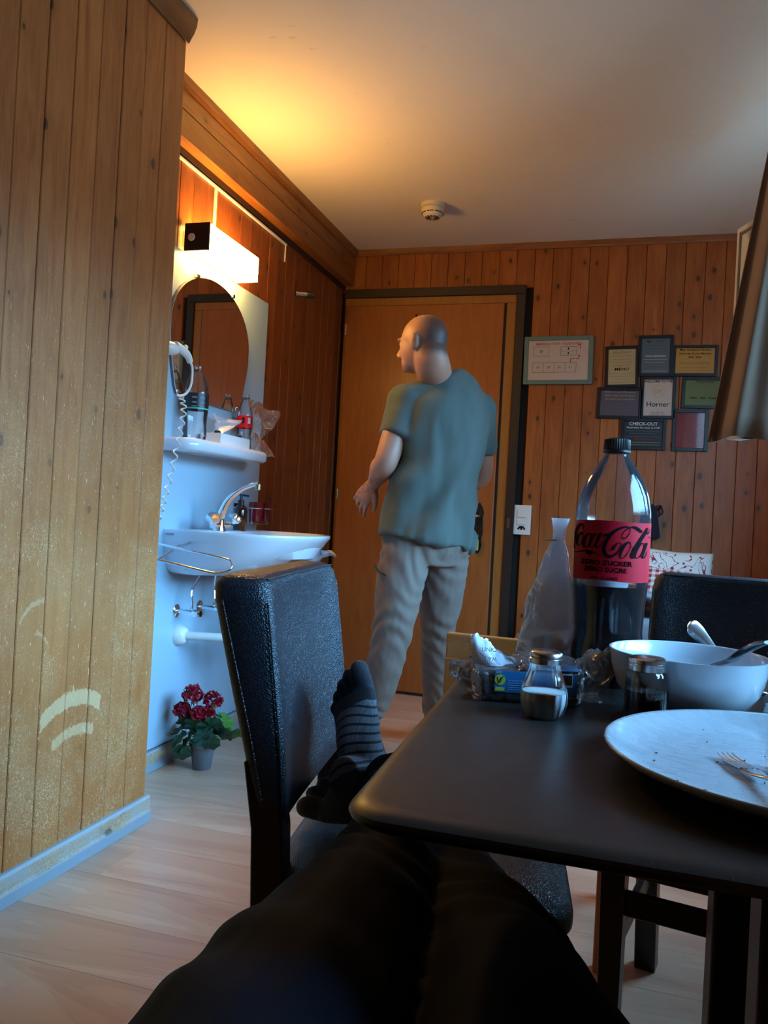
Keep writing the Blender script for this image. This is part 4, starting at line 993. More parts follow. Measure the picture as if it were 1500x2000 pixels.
# bed against the back wall with cushions ------------------------------------
BD = thing('bed', 'high bed with grey blanket against the back wall', 'bed', (.30, 3.85, 0))
mk('bed_frame', [box(.0, .68, 3.42, 3.45, .0, .52), box(.0, .03, 3.45, BY-.02, 0, .52), box(.65, .68, 3.45, BY-.02, 0, .52)], M['cornice_x'], BD, bevel=.004)
mk('mattress', box(.035, .645, 3.455, BY-.025, .44, .60), M['blanket'], BD, bevel=.03, seg=4, smooth=True)
def bl(u, v):
    x = .01+.66*u; y = 3.46+.60*v
    return (x, y, .640+.025*nz(x*6, y*4, 1)+.02*math.sin(x*30+5*nz(y*5, x, 0))+.05*(1-v)*.5)
tag(sheet_obj('blanket', bl, 40, 30, M['blanket'], th=.02), 'crumpled grey blanket on the bed behind the bottle', 'blanket')
def folk():
    t = NT('folk_embroidery'); v = t.coords('Object'); sp = t.n('SeparateXYZ', i0=v)
    n = t.n('TexVoronoi', dict(feature='DISTANCE_TO_EDGE'), Vector=v, Scale=24).outputs[0]
    m1 = t.math('LESS_THAN', t.math('ABSOLUTE', t.math('SUBTRACT', t.noise(v, 14, 2, .5, 1.5), .5)), .022)
    vo = t.n('TexVoronoi', Vector=v, Scale=30).outputs['Distance']
    m2 = t.math('MULTIPLY', t.math('LESS_THAN', vo, .24), t.math('GREATER_THAN', t.noise(v, 11, 1), .52))
    band = t.math('LESS_THAN', t.math('ABSOLUTE', t.math('SUBTRACT', sp.outputs[2], .06)), .06)
    f = t.math('MULTIPLY', t.math('MAXIMUM', m1, m2), band)
    t.bsdf(Base_Color=t.mix(f, (.62, .55, .48), (.27, .015, .03)), Roughness=.9); return t.m
def gingham():
    t = NT('red_gingham'); sp = t.n('SeparateXYZ', i0=t.coords('Object'))
    def st(i): return t.math('LESS_THAN', t.math('FRACT', t.math('MULTIPLY', sp.outputs[i], 34)), .5)
    s_ = t.math('MULTIPLY', t.math('ADD', st(0), st(2)), .5)
    t.bsdf(Base_Color=t.mix(s_, (.62, .55, .50), (.38, .012, .02)), Roughness=.9); return t.m
def cushion(name, c, w, h, d, rot, mat, label, grp=None):
    V = []; n = 26
    def P(u, v, s):
        e = (1-abs(u)**3.0)*(1-abs(v)**3.0); pin = 1-.10*(1-(abs(u)*abs(v)))*0-.07*(abs(v)**2)*(1-abs(u)**2)
        return Vector((u*w/2*(1-.06*(1-abs(v))*abs(u)*0), s*d/2*e**.6 if e > 0 else 0, v*h/2*pin))
    A = [[P(-1+2*i/n, -1+2*j/n, 1) for i in range(n+1)] for j in range(n+1)]; B = [[P(-1+2*i/n, -1+2*j/n, -1) for i in range(n+1)] for j in range(n+1)]
    V = [p for r in A for p in r]+[p for r in B for p in r]; Fc = []; m = (n+1)**2
    for j in range(n):
        for i in range(n):
            a = j*(n+1)+i; Fc.append((a, a+1, a+n+2, a+n+1)); Fc.append((m+a, m+a+n+1, m+a+n+2, m+a+1))
    me = bpy.data.meshes.new(name); me.from_pydata([tuple(v+Vector((0, .006*nz(v.x*12, v.z*12, 3), .006*nz(v.x*9, v.z*7, 1)))) for v in V], [], Fc)
    b_ = bmesh.new(); b_.from_mesh(me); bmesh.ops.remove_doubles(b_, verts=b_.verts, dist=.0005); bmesh.ops.recalc_face_normals(b_, faces=b_.faces)
    for f in b_.faces: f.smooth = True
    b_.to_mesh(me); b_.free(); me.materials.append(mat)
    o = bpy.data.objects.new(name, me); COL.objects.link(o); o.location = c; o.rotation_euler = rot
    return tag(o, label, 'cushion', grp)
cushion('cushion', (.165, 3.98, .735), .40, .30, .12, (-.28, .05, 0), folk(), 'white cushion with red folk embroidery on the bed', 'cushions on the bed')
cushion('cushion', (.255, 3.80, .675), .38, .26, .10, (-.55, .10, 0), gingham(), 'red and white checked cushion leaning before the embroidered one', 'cushions on the bed')
# backpack at the foot of the back wall, black pouch hanging on the wall
bp_ = thing('backpack', 'dark backpack with brown strap standing by the back wall', 'bag', (-.42, 4.15, 0))
organic('bag_body', [ball((-.42, 4.15, .24), (.13, .10, .22)), ball((-.42, 4.13, .12), (.14, .11, .12))], M['backpack'], bp_, .012, 6)
mk('strap', tube([(-.50, 4.06, .42), (-.525, 4.03, .34), (-.52, 4.03, .22)], [(.012, .004)]*3, 8, smooth=4), M['orange_tape'], bp_, smooth=True)
mk('carry_loop', tube([(-.44, 4.14, .44), (-.43, 4.12, .49), (-.40, 4.12, .49), (-.39, 4.14, .44)], .008, 8, smooth=4), M['backpack'], bp_, smooth=True)
hb = thing('hanging_pouch', 'black pouch hanging from a hook on the back wall', 'pouch', (.11, BY, 1.0))
organic('pouch_body', [tube([(.085, BY-.025, 1.085), (.10, BY-.028, 1.05), (.105, BY-.028, .99), (.11, BY-.028, .92)], [(.025, .012), (.028, .018), (.032, .020), (.038, .018)], 12, ref=(1, 0, 0))], M['backpack'], hb, .006, 3)
mk('hook', tube([(.135, BY, 1.07), (.135, BY-.03, 1.07), (.140, BY-.04, 1.085)], .006, 8), M['dark_metal'], hb, smooth=True)
mk('loop', tube([(.10, BY-.028, 1.07), (.135, BY-.034, 1.083), (.15, BY-.03, 1.05), (.125, BY-.02, 1.03)], .004, 8, smooth=4), M['backpack'], hb, smooth=True)
# curtain at the open window
def curt(u, v):
    # v: 0 bottom .. 1 top ; u: 0 free edge .. 1 wall side
    top = Vector((.335+.33*u, 2.02-.05*u, 2.36)); bot = Vector((.150+.50*u**.9, 1.98-.16*u, 1.165+.012*math.sin(u*14)+.03*max(0, .12-u)))
    p = bot.lerp(top, v**.92)
    fold = .030*math.sin(u*24+1.2)*(1-.35*v)+.014*math.sin(u*51+v*2)
    return (p.x+.010*math.cos(u*24)*(1-v), p.y+fold, p.z)
cu_ = thing('curtain', 'taupe curtain hanging at the open white casement', 'curtain', (.45, 2.0, 1.2))
sheet_obj('drape', curt, 90, 30, M['curtain'], cu_, th=.003)
def hemf(u, v):
    p = curt(u, 0); q = curt(min(1, u+.0), .012*v); return (q[0], q[1]-.0035, q[2])
mk('curtain_rail', tube([(.30, 2.02, 2.385), (.695, 1.95, 2.385)], .009, 10), M['steel'], cu_, smooth=True)
wt_ = [Vector(curt(.42+.5*k/16, .006)) for k in range(17)]
mk('hem_weight', tube([(p.x, p.y-.002, p.z+.002) for p in wt_], [(.003, .005)]*17, 6), M['steel'], cu_, smooth=True, label='shiny metal hem weight')

# ================================================================== ON THE TABLE
TZ = .7501
def onv(p): return Vector(p)
# big cola bottle ------------------------------------------------------
BC = Vector((-.0225, 1.150, TZ)); BK = 1.073
def zmap(z):
    q = .2099+(.1455-.2099)*BK
    return .2099+(z-.2099)*BK if z >= .1455 else z*q/.1455
def bmp(pr): return [(r*BK if r > .001 else r, zmap(z)) for r, z in pr]
bo = thing('cola_bottle', 'large half full cola bottle with red label on the table', 'bottle', BC)
pf = [(.0001, .008), (.022, .004), (.034, 0), (.041, .008), (.0445, .022), (.0445, .045), (.0415, .075), (.0430, .105), (.0455, .135), (.0458, .145), (.0450, .148), (.0450, .217), (.0458, .220), (.0455, .232), (.0425, .250), (.0360, .268), (.0270, .284), (.0200, .294), (.0148, .302), (.0138, .305), (.0168, .3065), (.0168, .3085), (.0138, .310)]
def pet(a, z):
    if z < .022: return 1+.04*math.cos(5*a)
    return 1+(.012*math.cos(10*a)*math.sin(PI*min(1, max(0, (z-.02)/.11))) if z < .13 else 0)
mk('bottle_shell', shell(bmp(pf), 60, BC, None, pet), M['pet'], bo, smooth=True)
liq = [(.0001, .010)]+[(r-.0012, max(z, .010)) for r, z in pf[2:9]]+[(.0440, .1375), (.0001, .1378)]
mk('cola', lathe(bmp(liq), 60, BC, None, pet), M['cola'], bo, smooth=True)
cap_ = mk('bottle_cap', lathe(bmp([(.0001, .3235), (.0135, .3235), (.0158, .3215), (.0162, .310), (.0158, .309)]), 72, BC, None, lambda a, z: 1+.022*math.cos(36*a)), M['black_plastic'], bo, smooth=True)
mk('cap_ring', lathe(bmp([(.0160, .3085), (.0170, .3075), (.0170, .3055), (.0150, .3045)]), 40, BC), M['black_plastic'], bo, smooth=True)
la = mk('bottle_label', wrap_label(BC.x, BC.y, .0461*BK, TZ+zmap(.1455), TZ+zmap(.2185), 72, wob=.0006), M['label_red'], bo, smooth=True)
phi = math.atan2(CAM.y-BC.y, CAM.x-BC.x); LR = .0469*BK
def lab(px, py, off=0.0):
    """label drawing coordinates -> point on the label cylinder"""
    cxp = 767-25*((py-150)/850.0); q = max(-1.25, min(1.25, (px-cxp)/548.0))
    a = math.asin(q) if abs(q) <= .97 else math.copysign(1.3258+(abs(q)-.97)*4.5, q)
    v = py-(px-767)*.035; z = TZ+zmap(.2185-(v-165)*8.8e-5)
    return Vector((BC.x+(LR+off)*math.cos(phi+a), BC.y+(LR+off)*math.sin(phi+a), z))
def stroke(pts, off=0.0):
    P = catmull([(x, y, w) for x, y, w in pts], 7); V, Fc = [], []
    for i, p in enumerate(P):
        t = P[min(i+1, len(P)-1)]-P[max(i-1, 0)]; t.z = 0
        if t.length < 1e-6: t = Vector((1, 0, 0))
        t.normalize(); n_ = Vector((-t.y, t.x)); w = max(p.z, 7)/2
        V += [tuple(lab(p.x+n_.x*w, p.y+n_.y*w, off)), tuple(lab(p.x-n_.x*w, p.y-n_.y*w, off))]
    for i in range(len(P)-1): Fc.append((2*i, 2*i+1, 2*i+3, 2*i+2))
    return V, Fc
def oval(cx, cy_, rx, ry, sl, thick, thin_, n=20, a0=0.0, a1=2*PI):
    out = []
    for k in range(n+1):
        a = a0+(a1-a0)*k/n; x = rx*math.cos(a); y_ = ry*math.sin(a)
        out.append((cx+x-sl*y_, cy_+y_, thin_+(thick-thin_)*max(0, -math.cos(a-.25))**1.2))
    return out
script = [
 [(352, 285, 12), (345, 235, 18), (318, 212, 26), (280, 232, 34), (245, 300, 40), (222, 390, 40), (208, 480, 34), (212, 545, 22), (232, 560, 10)],
 oval(300, 425, 40, 88, .22, 32, 10), [(300, 340, 9), (318, 325, 9), (345, 340, 9), (350, 372, 8)],
 [(462, 372, 34), (455, 350, 20), (425, 345, 14), (388, 385, 32), (360, 450, 38), (358, 505, 32), (385, 532, 20), (425, 508, 12), (462, 450, 10)],
 oval(500, 440, 42, 96, .35, 36, 10), [(602, 328, 34), (570, 400, 38), (538, 480, 36), (535, 525, 26), (560, 535, 14), (600, 500, 10), (642, 440, 8)],
 [(640, 366, 30), (680, 356, 36), (722, 348, 30)],
 [(745, 565, 8), (775, 545, 34), (800, 505, 26), (835, 468, 14), (868, 462, 12), (885, 495, 14), (868, 560, 18), (820, 612, 24), (755, 648, 34), (695, 645, 46), (655, 600, 52), (648, 540, 50), (668, 470, 46), (712, 390, 42), (775, 318, 38), (850, 268, 32), (930, 242, 24), (985, 245, 14), (1004, 280, 10), (990, 340, 10), (950, 390, 12), (912, 398, 14), (895, 370, 12), (908, 325, 10), (950, 280, 10), (1000, 250, 14), (1050, 242, 28), (1095, 258, 38), (1150, 298, 36), (1168, 312, 14)],
 oval(945, 560, 52, 112, .42, 40, 10), [(985, 450, 9), (1008, 470, 9), (1015, 510, 8), (1040, 515, 8)],
 [(1035, 560, 9), (1075, 500, 10), (1140, 400, 12), (1200, 310, 14), (1238, 252, 12), (1243, 270, 12), (1210, 335, 30), (1150, 420, 42), (1090, 520, 44), (1045, 600, 42), (1030, 645, 34), (1055, 662, 22), (1090, 640, 12)],
 oval(1140, 565, 48, 104, .38, 38, 10), [(1238, 458, 32), (1212, 530, 38), (1185, 610, 36), (1180, 655, 28), (1205, 662, 14), (1232, 620, 9), (1240, 570, 7)],
 [(1185, 352, 8), (1215, 330, 22), (1250, 322, 24), (1268, 300, 8), (1280, 262, 7)], [(1262, 372, 7), (1290, 384, 8), (1312, 380, 7)],
 [(212, 602, 9), (280, 604, 11), (340, 588, 16), (400, 580, 22), (460, 588, 24), (520, 608, 14), (565, 635, 8), (605, 662, 7)],
 [(395, 592, 10), (418, 604, 34), (436, 622, 22), (442, 645, 8)], [(500, 602, 26), (470, 612, 26), (445, 634, 12)]]
mk('script_lettering', [stroke(s_) for s_ in script], M['ink'], bo)
def wraptext(s, px, py, size, sx=1.0, bold=0.0):
    V, Fc = text_geo(s, size, (0, 0, 0), (1, 0, 0), (0, 1, 0), 'CENTER', .0001, bold, sx)
    mk('label_lettering', ([tuple(lab(px+v[0], py-v[1]+(v[0])*.035, .0001)) for v in V], Fc), M['ink'], bo)
wraptext('ZERO ZUCKER', 682, 745, 92, 1.16, 2.5)
wraptext('Z\u00c9RO SUCRE', 672, 838, 88, 1.16, 2.5)
wraptext('NO CALORIES', 662, 952, 46, 1.25, 1.0)
# grey flask behind the bottle
fk = thing('grey_flask', 'grey drinking flask half hidden behind the cola bottle', 'flask', (-.038, 1.245, TZ))
mk('flask_body', lathe([(.0001, 0), (.036, 0), (.038, .004), (.038, .116), (.036, .120)], 36, (-.038, 1.245, TZ)), M['grey_plastic'], fk, smooth=True)
mk('flask_lid', lathe([(.0390, .122), (.0400, .126), (.0395, .140), (.034, .150), (.020, .155), (.0001, .156)], 36, (-.038, 1.245, TZ)), M['grey_plastic'], fk, smooth=True)
# bread bag standing upright
def bagfn(u, v):
    a = u*2*PI
    prof = [(0, .036, .030), (.12, .040, .032), (.3, .038, .028), (.45, .033, .022), (.62, .024, .014), (.78, .015, .007), (.86, .008, .004), (.93, .009, .0035), (1.0, .013, .003)]
    for (p, a1, b1), (q, a2, b2) in zip(prof, prof[1:]):
        if v <= q+1e-9:
            f = (v-p)/(q-p); rx, ry = a1+(a2-a1)*f, b1+(b2-b1)*f; break
    cx_ = -.104+.010*v; w = 1+.16*nz(math.cos(a)*1.3, math.sin(a)*1.3, v*5)+.06*math.cos(5*a+v*4)*(v < .85)
    x = cx_+rx*math.cos(a)*w; y_ = 1.165+ry*math.sin(a)*w
    return (x, y_, TZ+.001+.219*v)
bg = thing('bread_bag', 'tall upright clear bag with dark bread slices in its bottom', 'bag', (-.105, 1.165, TZ))
sheet_obj('bag_film', bagfn, 48, 36, M['bag_film'], bg, th=0)
def inner(u, v): 
    p = bagfn(-.52+.40*u+.0, .30+.58*v); return (p[0]*.98-.002, p[1]+.003, p[2])
sheet_obj('frosted_strip', inner, 16, 22, M['film_white'], bg, th=0)
organic('bread_slices', [xf(box(-.122, -.082, 1.150, 1.182, TZ+.003, TZ+.050), Matrix.Rotation(0, 4, 'Z')), ball((-.102, 1.166, TZ+.042), (.026, .018, .014))], M['bread'], bg, .003, 5)
mk('clip_band', tube([(-.1048+.0095*math.cos(2*PI*k/16), 1.165+.0050*math.sin(2*PI*k/16), TZ+.189) for k in range(16)], .0010, 5, closed=True), M['plastic_white'], bg)
# opened bread pack
PA = math.radians(15); PO = Vector((-.161, .952, TZ)); 
def pk(x, y, z): return PO + Vector((x*math.cos(PA)-y*math.sin(PA), x*math.sin(PA)+y*math.cos(PA), z))
def pkg(g): return [tuple(pk(*v)) for v in g[0]], g[1]
pack = thing('bread_pack', 'opened film pack of dark sliced bread with blue label', 'bread pack', PO)
for k in range(5):
    mk('bread_slice', pkg(box(.004+.001*(k % 2), .118-.0015*(k % 3), .004+.0005*k, .092, .0015+.0062*k, .0070+.0062*k)), M['bread'], pack, bevel=.0015, seg=1)
def film_body(u, v):
    # loop around the block along its length
    a = u*2*PI; cy_, cz = .047, .0185
    ry, rz_ = .052, .0215
    c, s_ = math.cos(a), math.sin(a)
    e = .35
    yy = cy_+ry*math.copysign(abs(c)**e, c); zz = cz+rz_*math.copysign(abs(s_)**e, s_)
    x = -.004+.130*v
    if s_ > 0: zz += .006*nz(x*40, yy*40, 1)+.006*(v > .4)*s_
    if v > .92: k = (v-.92)/.08; yy = cy_+(yy-cy_)*(1-.35*k); zz = .012+(zz-.012)*(1-.1*k)
    return tuple(pk(x, yy, max(.0006, zz)))
sheet_obj('film_sleeve', film_body, 48, 30, M['film_clear'], pack, th=0)
def tuft(u, v): # crumpled right end
    a = u*2*PI; r = .018+.012*math.sin(v*PI*.8)+.014*v
    x = .122+.040*v; yy = .045+.030*math.cos(a)*(1+.3*nz(math.cos(a)*2, math.sin(a)*2, v*4)); zz = .020+r*math.sin(a)*(1+.5*nz(math.sin(a)*2, v*5, 3))+.004*math.sin(a*7+v*6)
    return tuple(pk(x+.006*math.cos(a*5), yy, max(.0008, zz)))
sheet_obj('film_end', tuft, 50, 12, M['film'], pack, th=0)
def tuftl(u, v):
    a = u*2*PI; x = -.002-.030*v; yy = .040+.040*math.cos(a)*(1-.72*v)*(1+.2*nz(u*9, v*5, 2)); zz = .018+.018*math.sin(a)*(1-.65*v)+.010*v+.003*math.sin(a*6)
    return tuple(pk(x, yy, max(.0008, zz)))
sheet_obj('film_end', tuftl, 40, 10, M['film'], pack, th=0)
def flap(u, v): # raised torn flap of film
    x = -.036+.096*u
    top = .046+.030*min(1, u/.22)**.6 if u < .22 else (.076 if u < .32 else .076-.042*(u-.32)/.68)
    top += .0015*math.sin(u*40)+.0015*math.sin(u*17)
    base = .006+.032*min(1, u/.34)
    z = base*(1-v)+top*v
    return tuple(pk(x-.006*(1-v)*(u < .4)*(0)+.012*(1-v)*max(0, .35-u)/.35*2, .022+.010*v+.006*math.sin(u*8+v*3), max(z, .004)))
sheet_obj('torn_flap', flap, 30, 14, M['film_clear'], pack, th=0)
def flapw(u, v):
    q = flap(.27+.70*u, .02+.95*v); p = Vector(q)-pk(0, 0, 0)+pk(0, 0, 0); return (p.x, p.y-.0012, p.z)
sheet_obj('printed_flap', flapw, 22, 10, M['film_white'], pack, th=0)
mk('flap_print', [xf(text_geo('bi', .016, (0, 0, 0), (math.cos(PA), math.sin(PA), 0), (0, 0, 1), bold=.0003), Matrix.Translation(pk(.050, .014, .0415))), xf(text_geo('UNIO', .007, (0, 0, 0), (math.cos(PA), math.sin(PA), 0), (0, 0, 1)), Matrix.Translation(pk(.012, .012, .058))), xf(text_geo('1,996', .007, (0, 0, 0), (math.cos(PA), math.sin(PA), 0), (0, 0, 1)), Matrix.Translation(pk(.014, .012, .047)))], simple('grey_violet_print', (.16, .15, .22), .5), pack)
mk('pack_label', pkg(box(.018, .114, -.0062, -.0056, .0125, .0375)), M['label_blue'], pack, bevel=.0002, seg=1)
mk('label_fold', pkg(box(.060, .118, -.004, .050, .0405, .0412)), M['label_blue'], pack)
ux_ = (math.cos(PA), math.sin(PA), 0)
def pt_(s, size, x, z, mat, sx=1.0, bold=0.0, align='CENTER'): return mk('label_print', text_geo(s, size, pk(x, -.0065, z), ux_, (0, 0, 1), align, .0002, bold, sx), mat, pack)
mk('vegan_badge', [lathe([(.0001, .0004), (.0062, .0004), (.0062, 0)], 26, pk(.0245, -.0062, .0268), pk(0, -1, 0)-pk(0, 0, 0)), pkg(box(.0190, .0302, -.0067, -.0062, .0142, .0180))], M['yellow'], pack)
pt_('VEGAN', .0040, .0246, .0161, M['ink'], bold=.0001)
mk('vegan_mark', [tube([pk(.0215, -.0068, .030), pk(.0240, -.0068, .0235), pk(.0262, -.0068, .029), pk(.0290, -.0068, .0315)], [.0003, .0006, .0009, .0003], 5, smooth=3)], simple('dark_green_print', (.02, .10, .03), .5), pack)
pt_('UNI', .0036, .0225, .0355, M['paper'])
rr_ = random.Random(3); gs = []; x = .0900
mk('barcode_field', pkg(box(.0885, .1085, -.0067, -.0062, .0225, .0372)), M['paper'], pack)
while x < .1070:
    w = rr_.choice((.0003, .0005, .0008)); gs.append(pkg(box(x, x+w, -.0070, -.0067, .0252, .0366))); x += w+rr_.choice((.0003, .0005))
bcd = mk('barcode', gs, M['ink'], pack); bcd['kind'] = 'stuff'
pt_('236551', .0026, .0985, .0240, M['ink'])
gs = []
for k in range(5):
    x = .034
    while x < .055: w = rr_.uniform(.001, .004); gs.append(pkg(box(x, x+w, -.0066, -.0062, .0155+.0026*k, .0163+.0026*k))); x += w+.0006
pl_ = mk('small_print', gs, simple('pale_blue_print', (.2, .4, .6), .5), pack); pl_['kind'] = 'stuff'
mk('panda_mark', [ball(pk(.0615, -.0066, .0405), (.003, .0008, .0022), 8, 6), ball(pk(.0600, -.0070, .0425), (.0012, .0006, .001), 6, 5), ball(pk(.0630, -.0070, .0425), (.0012, .0006, .001), 6, 5)], M['ink'], pack) if False else None
# shakers
def shaker(name, lab, c, prof, flutes, lid, fill, fmat):
    t = thing(name, lab, 'shaker', c)
    fl = (lambda a, z: 1+.018*math.cos(flutes*a))
    mk('glass_body', shell(prof, 72, c, None, fl), M['glass'], t, smooth=True, angle=1.2)
    inn = [(r-.0016, z+.0015) for r, z in prof if z < fill]
    rl_ = inn[-1][0]
    mk('contents', lathe([(.0001, inn[0][1])]+inn[1:]+[(rl_*.99, fill), (rl_*.4, fill+.001), (.0001, fill+.0005)], 48, c), fmat, t, smooth=True)
    l = mk('lid', lathe(lid, 48, c), M['steel'], t, smooth=True, angle=.8)
    zt = lid[-1][1]
    mk('pour_hole', [lathe([(.0001, .0006), (.0009, .0004), (.0009, 0)], 8, (c[0]+r*math.cos(a), c[1]+r*math.sin(a), c[2]+zt-.0008)) for r, n_ in ((.004, 5), (.0085, 9)) for a in [2*PI*k/n_ for k in range(n_)]], M['ink'], l)
    return t
shaker('salt_shaker', 'pear shaped glass salt shaker with steel lid', (-.081, .910, TZ), [(.0001, .0015), (.017, .0012), (.0195, 0), (.0220, .004), (.0250, .014), (.0255, .022), (.0240, .032), (.0200, .044), (.0172, .052), (.0165, .057), (.0165, .061)], 14,
    [(.0172, .0585), (.0182, .0590), (.0182, .0640), (.0172, .0648), (.0172, .0660), (.0180, .0668), (.0178, .0698), (.0150, .0722), (.0060, .0732), (.0001, .0733)], .028, M['salt'])
shaker('pepper_shaker', 'straight glass pepper shaker with steel lid beside the plate', (.026, .937, TZ), [(.0001, .0015), (.019, .0012), (.0215, 0), (.0228, .004), (.0226, .030), (.0222, .050), (.0215, .0555), (.0185, .058), (.0180, .060)], 16,
    [(.0190, .0575), (.0202, .0582), (.0202, .0632), (.0192, .0640), (.0192, .0655), (.0203, .0664), (.0200, .0700), (.0165, .0722), (.0060, .0730), (.0001, .0731)], .036, M['pepper'])
# bowls
def bowl(lab, c, R, H, mat, foot=.5):
    pr_ = [(.0001, .004), (R*foot*.9, .003), (R*foot, 0), (R*foot*1.05, .003), (R*.74, H*.16), (R*.90, H*.42), (R*.975, H*.75), (R, H*.985), (R*1.005, H), (R*.985, H*1.005), (R*.965, H*.985), (R*.94, H*.75), (R*.86, H*.42), (R*.70, H*.18), (R*.45, H*.10), (.0001, H*.09)]
    o = mk('bowl', lathe(pr_, 72, c), mat, smooth=True, angle=1.3); return tag(o, lab, 'bowl')
bowl('large white salad bowl with a serving spoon standing in it', (.072, 1.020, TZ), .0885, .070, M['ceramic'])
bowl('pale grey bowl at the right edge behind the salad bowl', (.268, 1.16, TZ), .088, .058, simple('grey_ceramic', (.36, .36, .37), .25))
# serving spoons: handles rise over the rim
def utensil_handle(name, lab, pts, rads, mat, cat, parts=None, grp=None):
    t = thing(name, lab, cat, pts[0], grp)
    mk('handle', tube(pts, rads, 14, ref=(.6, .8, 0) if parts is None else parts, smooth=6), mat, t, smooth=True)
    return t
s1 = thing('serving_spoon', 'steel spoon leaning against the far side of the salad bowl', 'spoon', (.14, 1.15, TZ))
mk('handle', tube([(.158, 1.164, .757), (.125, 1.146, .793), (.100, 1.130, .822), (.090, 1.124, .832), (.082, 1.119, .840), (.078, 1.117, .843)], [(.004, .0015), (.005, .0018), (.008, .0022), (.0105, .0024), (.0095, .002), (.004, .0015)], 14, ref=(.3, .2, .9), smooth=5), M['steel'], s1, smooth=True)
mk('spoon_bowl', ball((.166, 1.172, .7545), (.018, .013, .004), 16, 8), M['steel'], s1, smooth=True)
s2 = thing('serving_spoon', 'dark steel serving spoon leaning on the bowl rim with handle raised', 'spoon', (.10, 1.0, .80))
mk('handle', tube([(0.0810, 1.0150, 0.7895), (0.0940, 0.9750, 0.8125), (0.1090, 0.9400, 0.8270), (0.1200, 0.9200, 0.8405), (0.1300, 0.9050, 0.8505), (0.1380, 0.8950, 0.8545)], [(.004, .0018), (.0055, .002), (.007, .0025), (.009, .003), (.0095, .003), (.006, .002)], 14, ref=(.8, .6, 0), smooth=5), simple('dark_steel', (.20, .20, .21), .18, metal=1), s2, smooth=True)
mk('spoon_bowl', ball((0.0760, 1.0330, 0.7815), (.014, .020, .004), 16, 8), M['steel'], s2, smooth=True)
# dinner plate
PC = Vector((.153, .768, TZ)); PR = .166
def plate_mat():
    t = NT('used_plate_glaze'); v = t.coords()
    sm = t.ramp(t.noise(t.coords(scale=(1.0, 2.2, 1)), 26, 5, .65, 1.4), [(.35, .10), (.62, .42)])
    c = t.mix(t.math('MULTIPLY', t.ramp(t.noise(v, 40, 5, .7, 1.0), [(.45, 0), (.7, 1)]), .22), (.52, .56, .61), (.40, .39, .39))
    t.bsdf(Base_Color=c, Roughness=sm, Coat_Weight=.2, Normal=t.bump(t.noise(t.coords(scale=(1, 2.5, 1)), 60, 4, .6, 1), .12, .001)); return t.m
plate = mk('dinner_plate', lathe([(.0001, .003), (PR*.55, .002), (PR*.57, 0), (PR*.60, .003), (PR*.82, .009), (PR*.95, .017), (PR, .0235), (PR*1.003, .0250), (PR*.995, .0260), (PR*.975, .0248), (PR*.93, .0190), (PR*.80, .0115), (PR*.60, .0080), (PR*.3, .0072), (.0001, .0070)], 96, PC), plate_mat(), smooth=True, angle=1.3)
tag(plate, 'large used white dinner plate in the foreground', 'plate')
crr = random.Random(5); gs = []
for k in range(34):
    a = crr.uniform(0, 2*PI); r = PR*.85*math.sqrt(crr.random()); z = .0078 if r < PR*.6 else .0078+.0045*(r/PR-.6)/.25
    gs.append(ball((PC.x+r*math.cos(a), PC.y+r*math.sin(a), TZ+z+.0006), (crr.uniform(.0006, .0019), crr.uniform(.0006, .0014), .0007), 6, 4))
cr_ = mk('crumbs', gs, simple('crumb', (.14, .09, .04), .8)); tag(cr_, 'scattered brown crumbs left on the dinner plate', 'crumbs', kind='stuff')
# fork and knife on the plate (from sight lines)
fo = thing('fork', 'steel fork lying tines left on the plate', 'fork', (.12, .76, .765))
FT, FD = Vector((.092, .800, TZ+.0125)), Vector((.060, -.185, 0)).normalized(); FN = Vector((FD.y, -FD.x, 0))
for k in range(4):
    o_ = (k-1.5)*.0048
    mk('tine', tube([FT+FN*o_*.95, FT+FD*.02+FN*o_+Vector((0, 0, -.0015)), FT+FD*.048+FN*o_+Vector((0, 0, .0005))], [(.0007, .0007), (.0011, .0010), (.0014, .0010)], 8, smooth=4), M['steel'], fo, smooth=True)
mk('fork_neck', tube([FT+FD*.046, FT+FD*.06, FT+FD*.075+Vector((0, 0, .002)), FT+FD*.10+Vector((0, 0, .006)), FT+FD*.15+Vector((0, 0, .0115)), FT+FD*.19+Vector((0, 0, .0125))], [(.0085, .0011), (.008, .0013), (.0035, .0018), (.003, .002), (.0050, .0018), (.0055, .0015)], 14, ref=tuple(FN), smooth=4), M['steel'], fo, smooth=True)
kn = thing('knife', 'table knife lying behind the fork on the plate', 'knife', (.13, .77, .762))
KT = Vector((.086, .788, TZ+.0092)); KD = Vector((.15, -.055, 0)).normalized(); KN = Vector((-KD.y, KD.x, 0))
def kp(a, b, z=0.0): return KT+KD*a+KN*b+Vector((0, 0, z))
kb = [kp(0, -.002), kp(.01, -.0085), kp(.03, -.0095), kp(.075, -.0090), (kp(.078, .002)), kp(.03, .0035), kp(.008, .002)]
kz = Vector((0, 0, .0012))
mk('blade', ([tuple(p) for p in kb]+[tuple(p+kz) for p in kb], [list(range(7)), list(range(13, 6, -1))]+[(k, (k+1) % 7, 7+(k+1) % 7, 7+k) for k in range(7)]), M['steel'], kn)
mk('handle', tube([kp(.074, -.003, .001), kp(.09, -.003, .004), kp(.13, -.003, .012), kp(.165, -.003, .016)], [(.005, .002), (.006, .003), (.0075, .0035), (.007, .0032)], 12, ref=tuple(KN), smooth=4), M['steel'], kn, smooth=True)
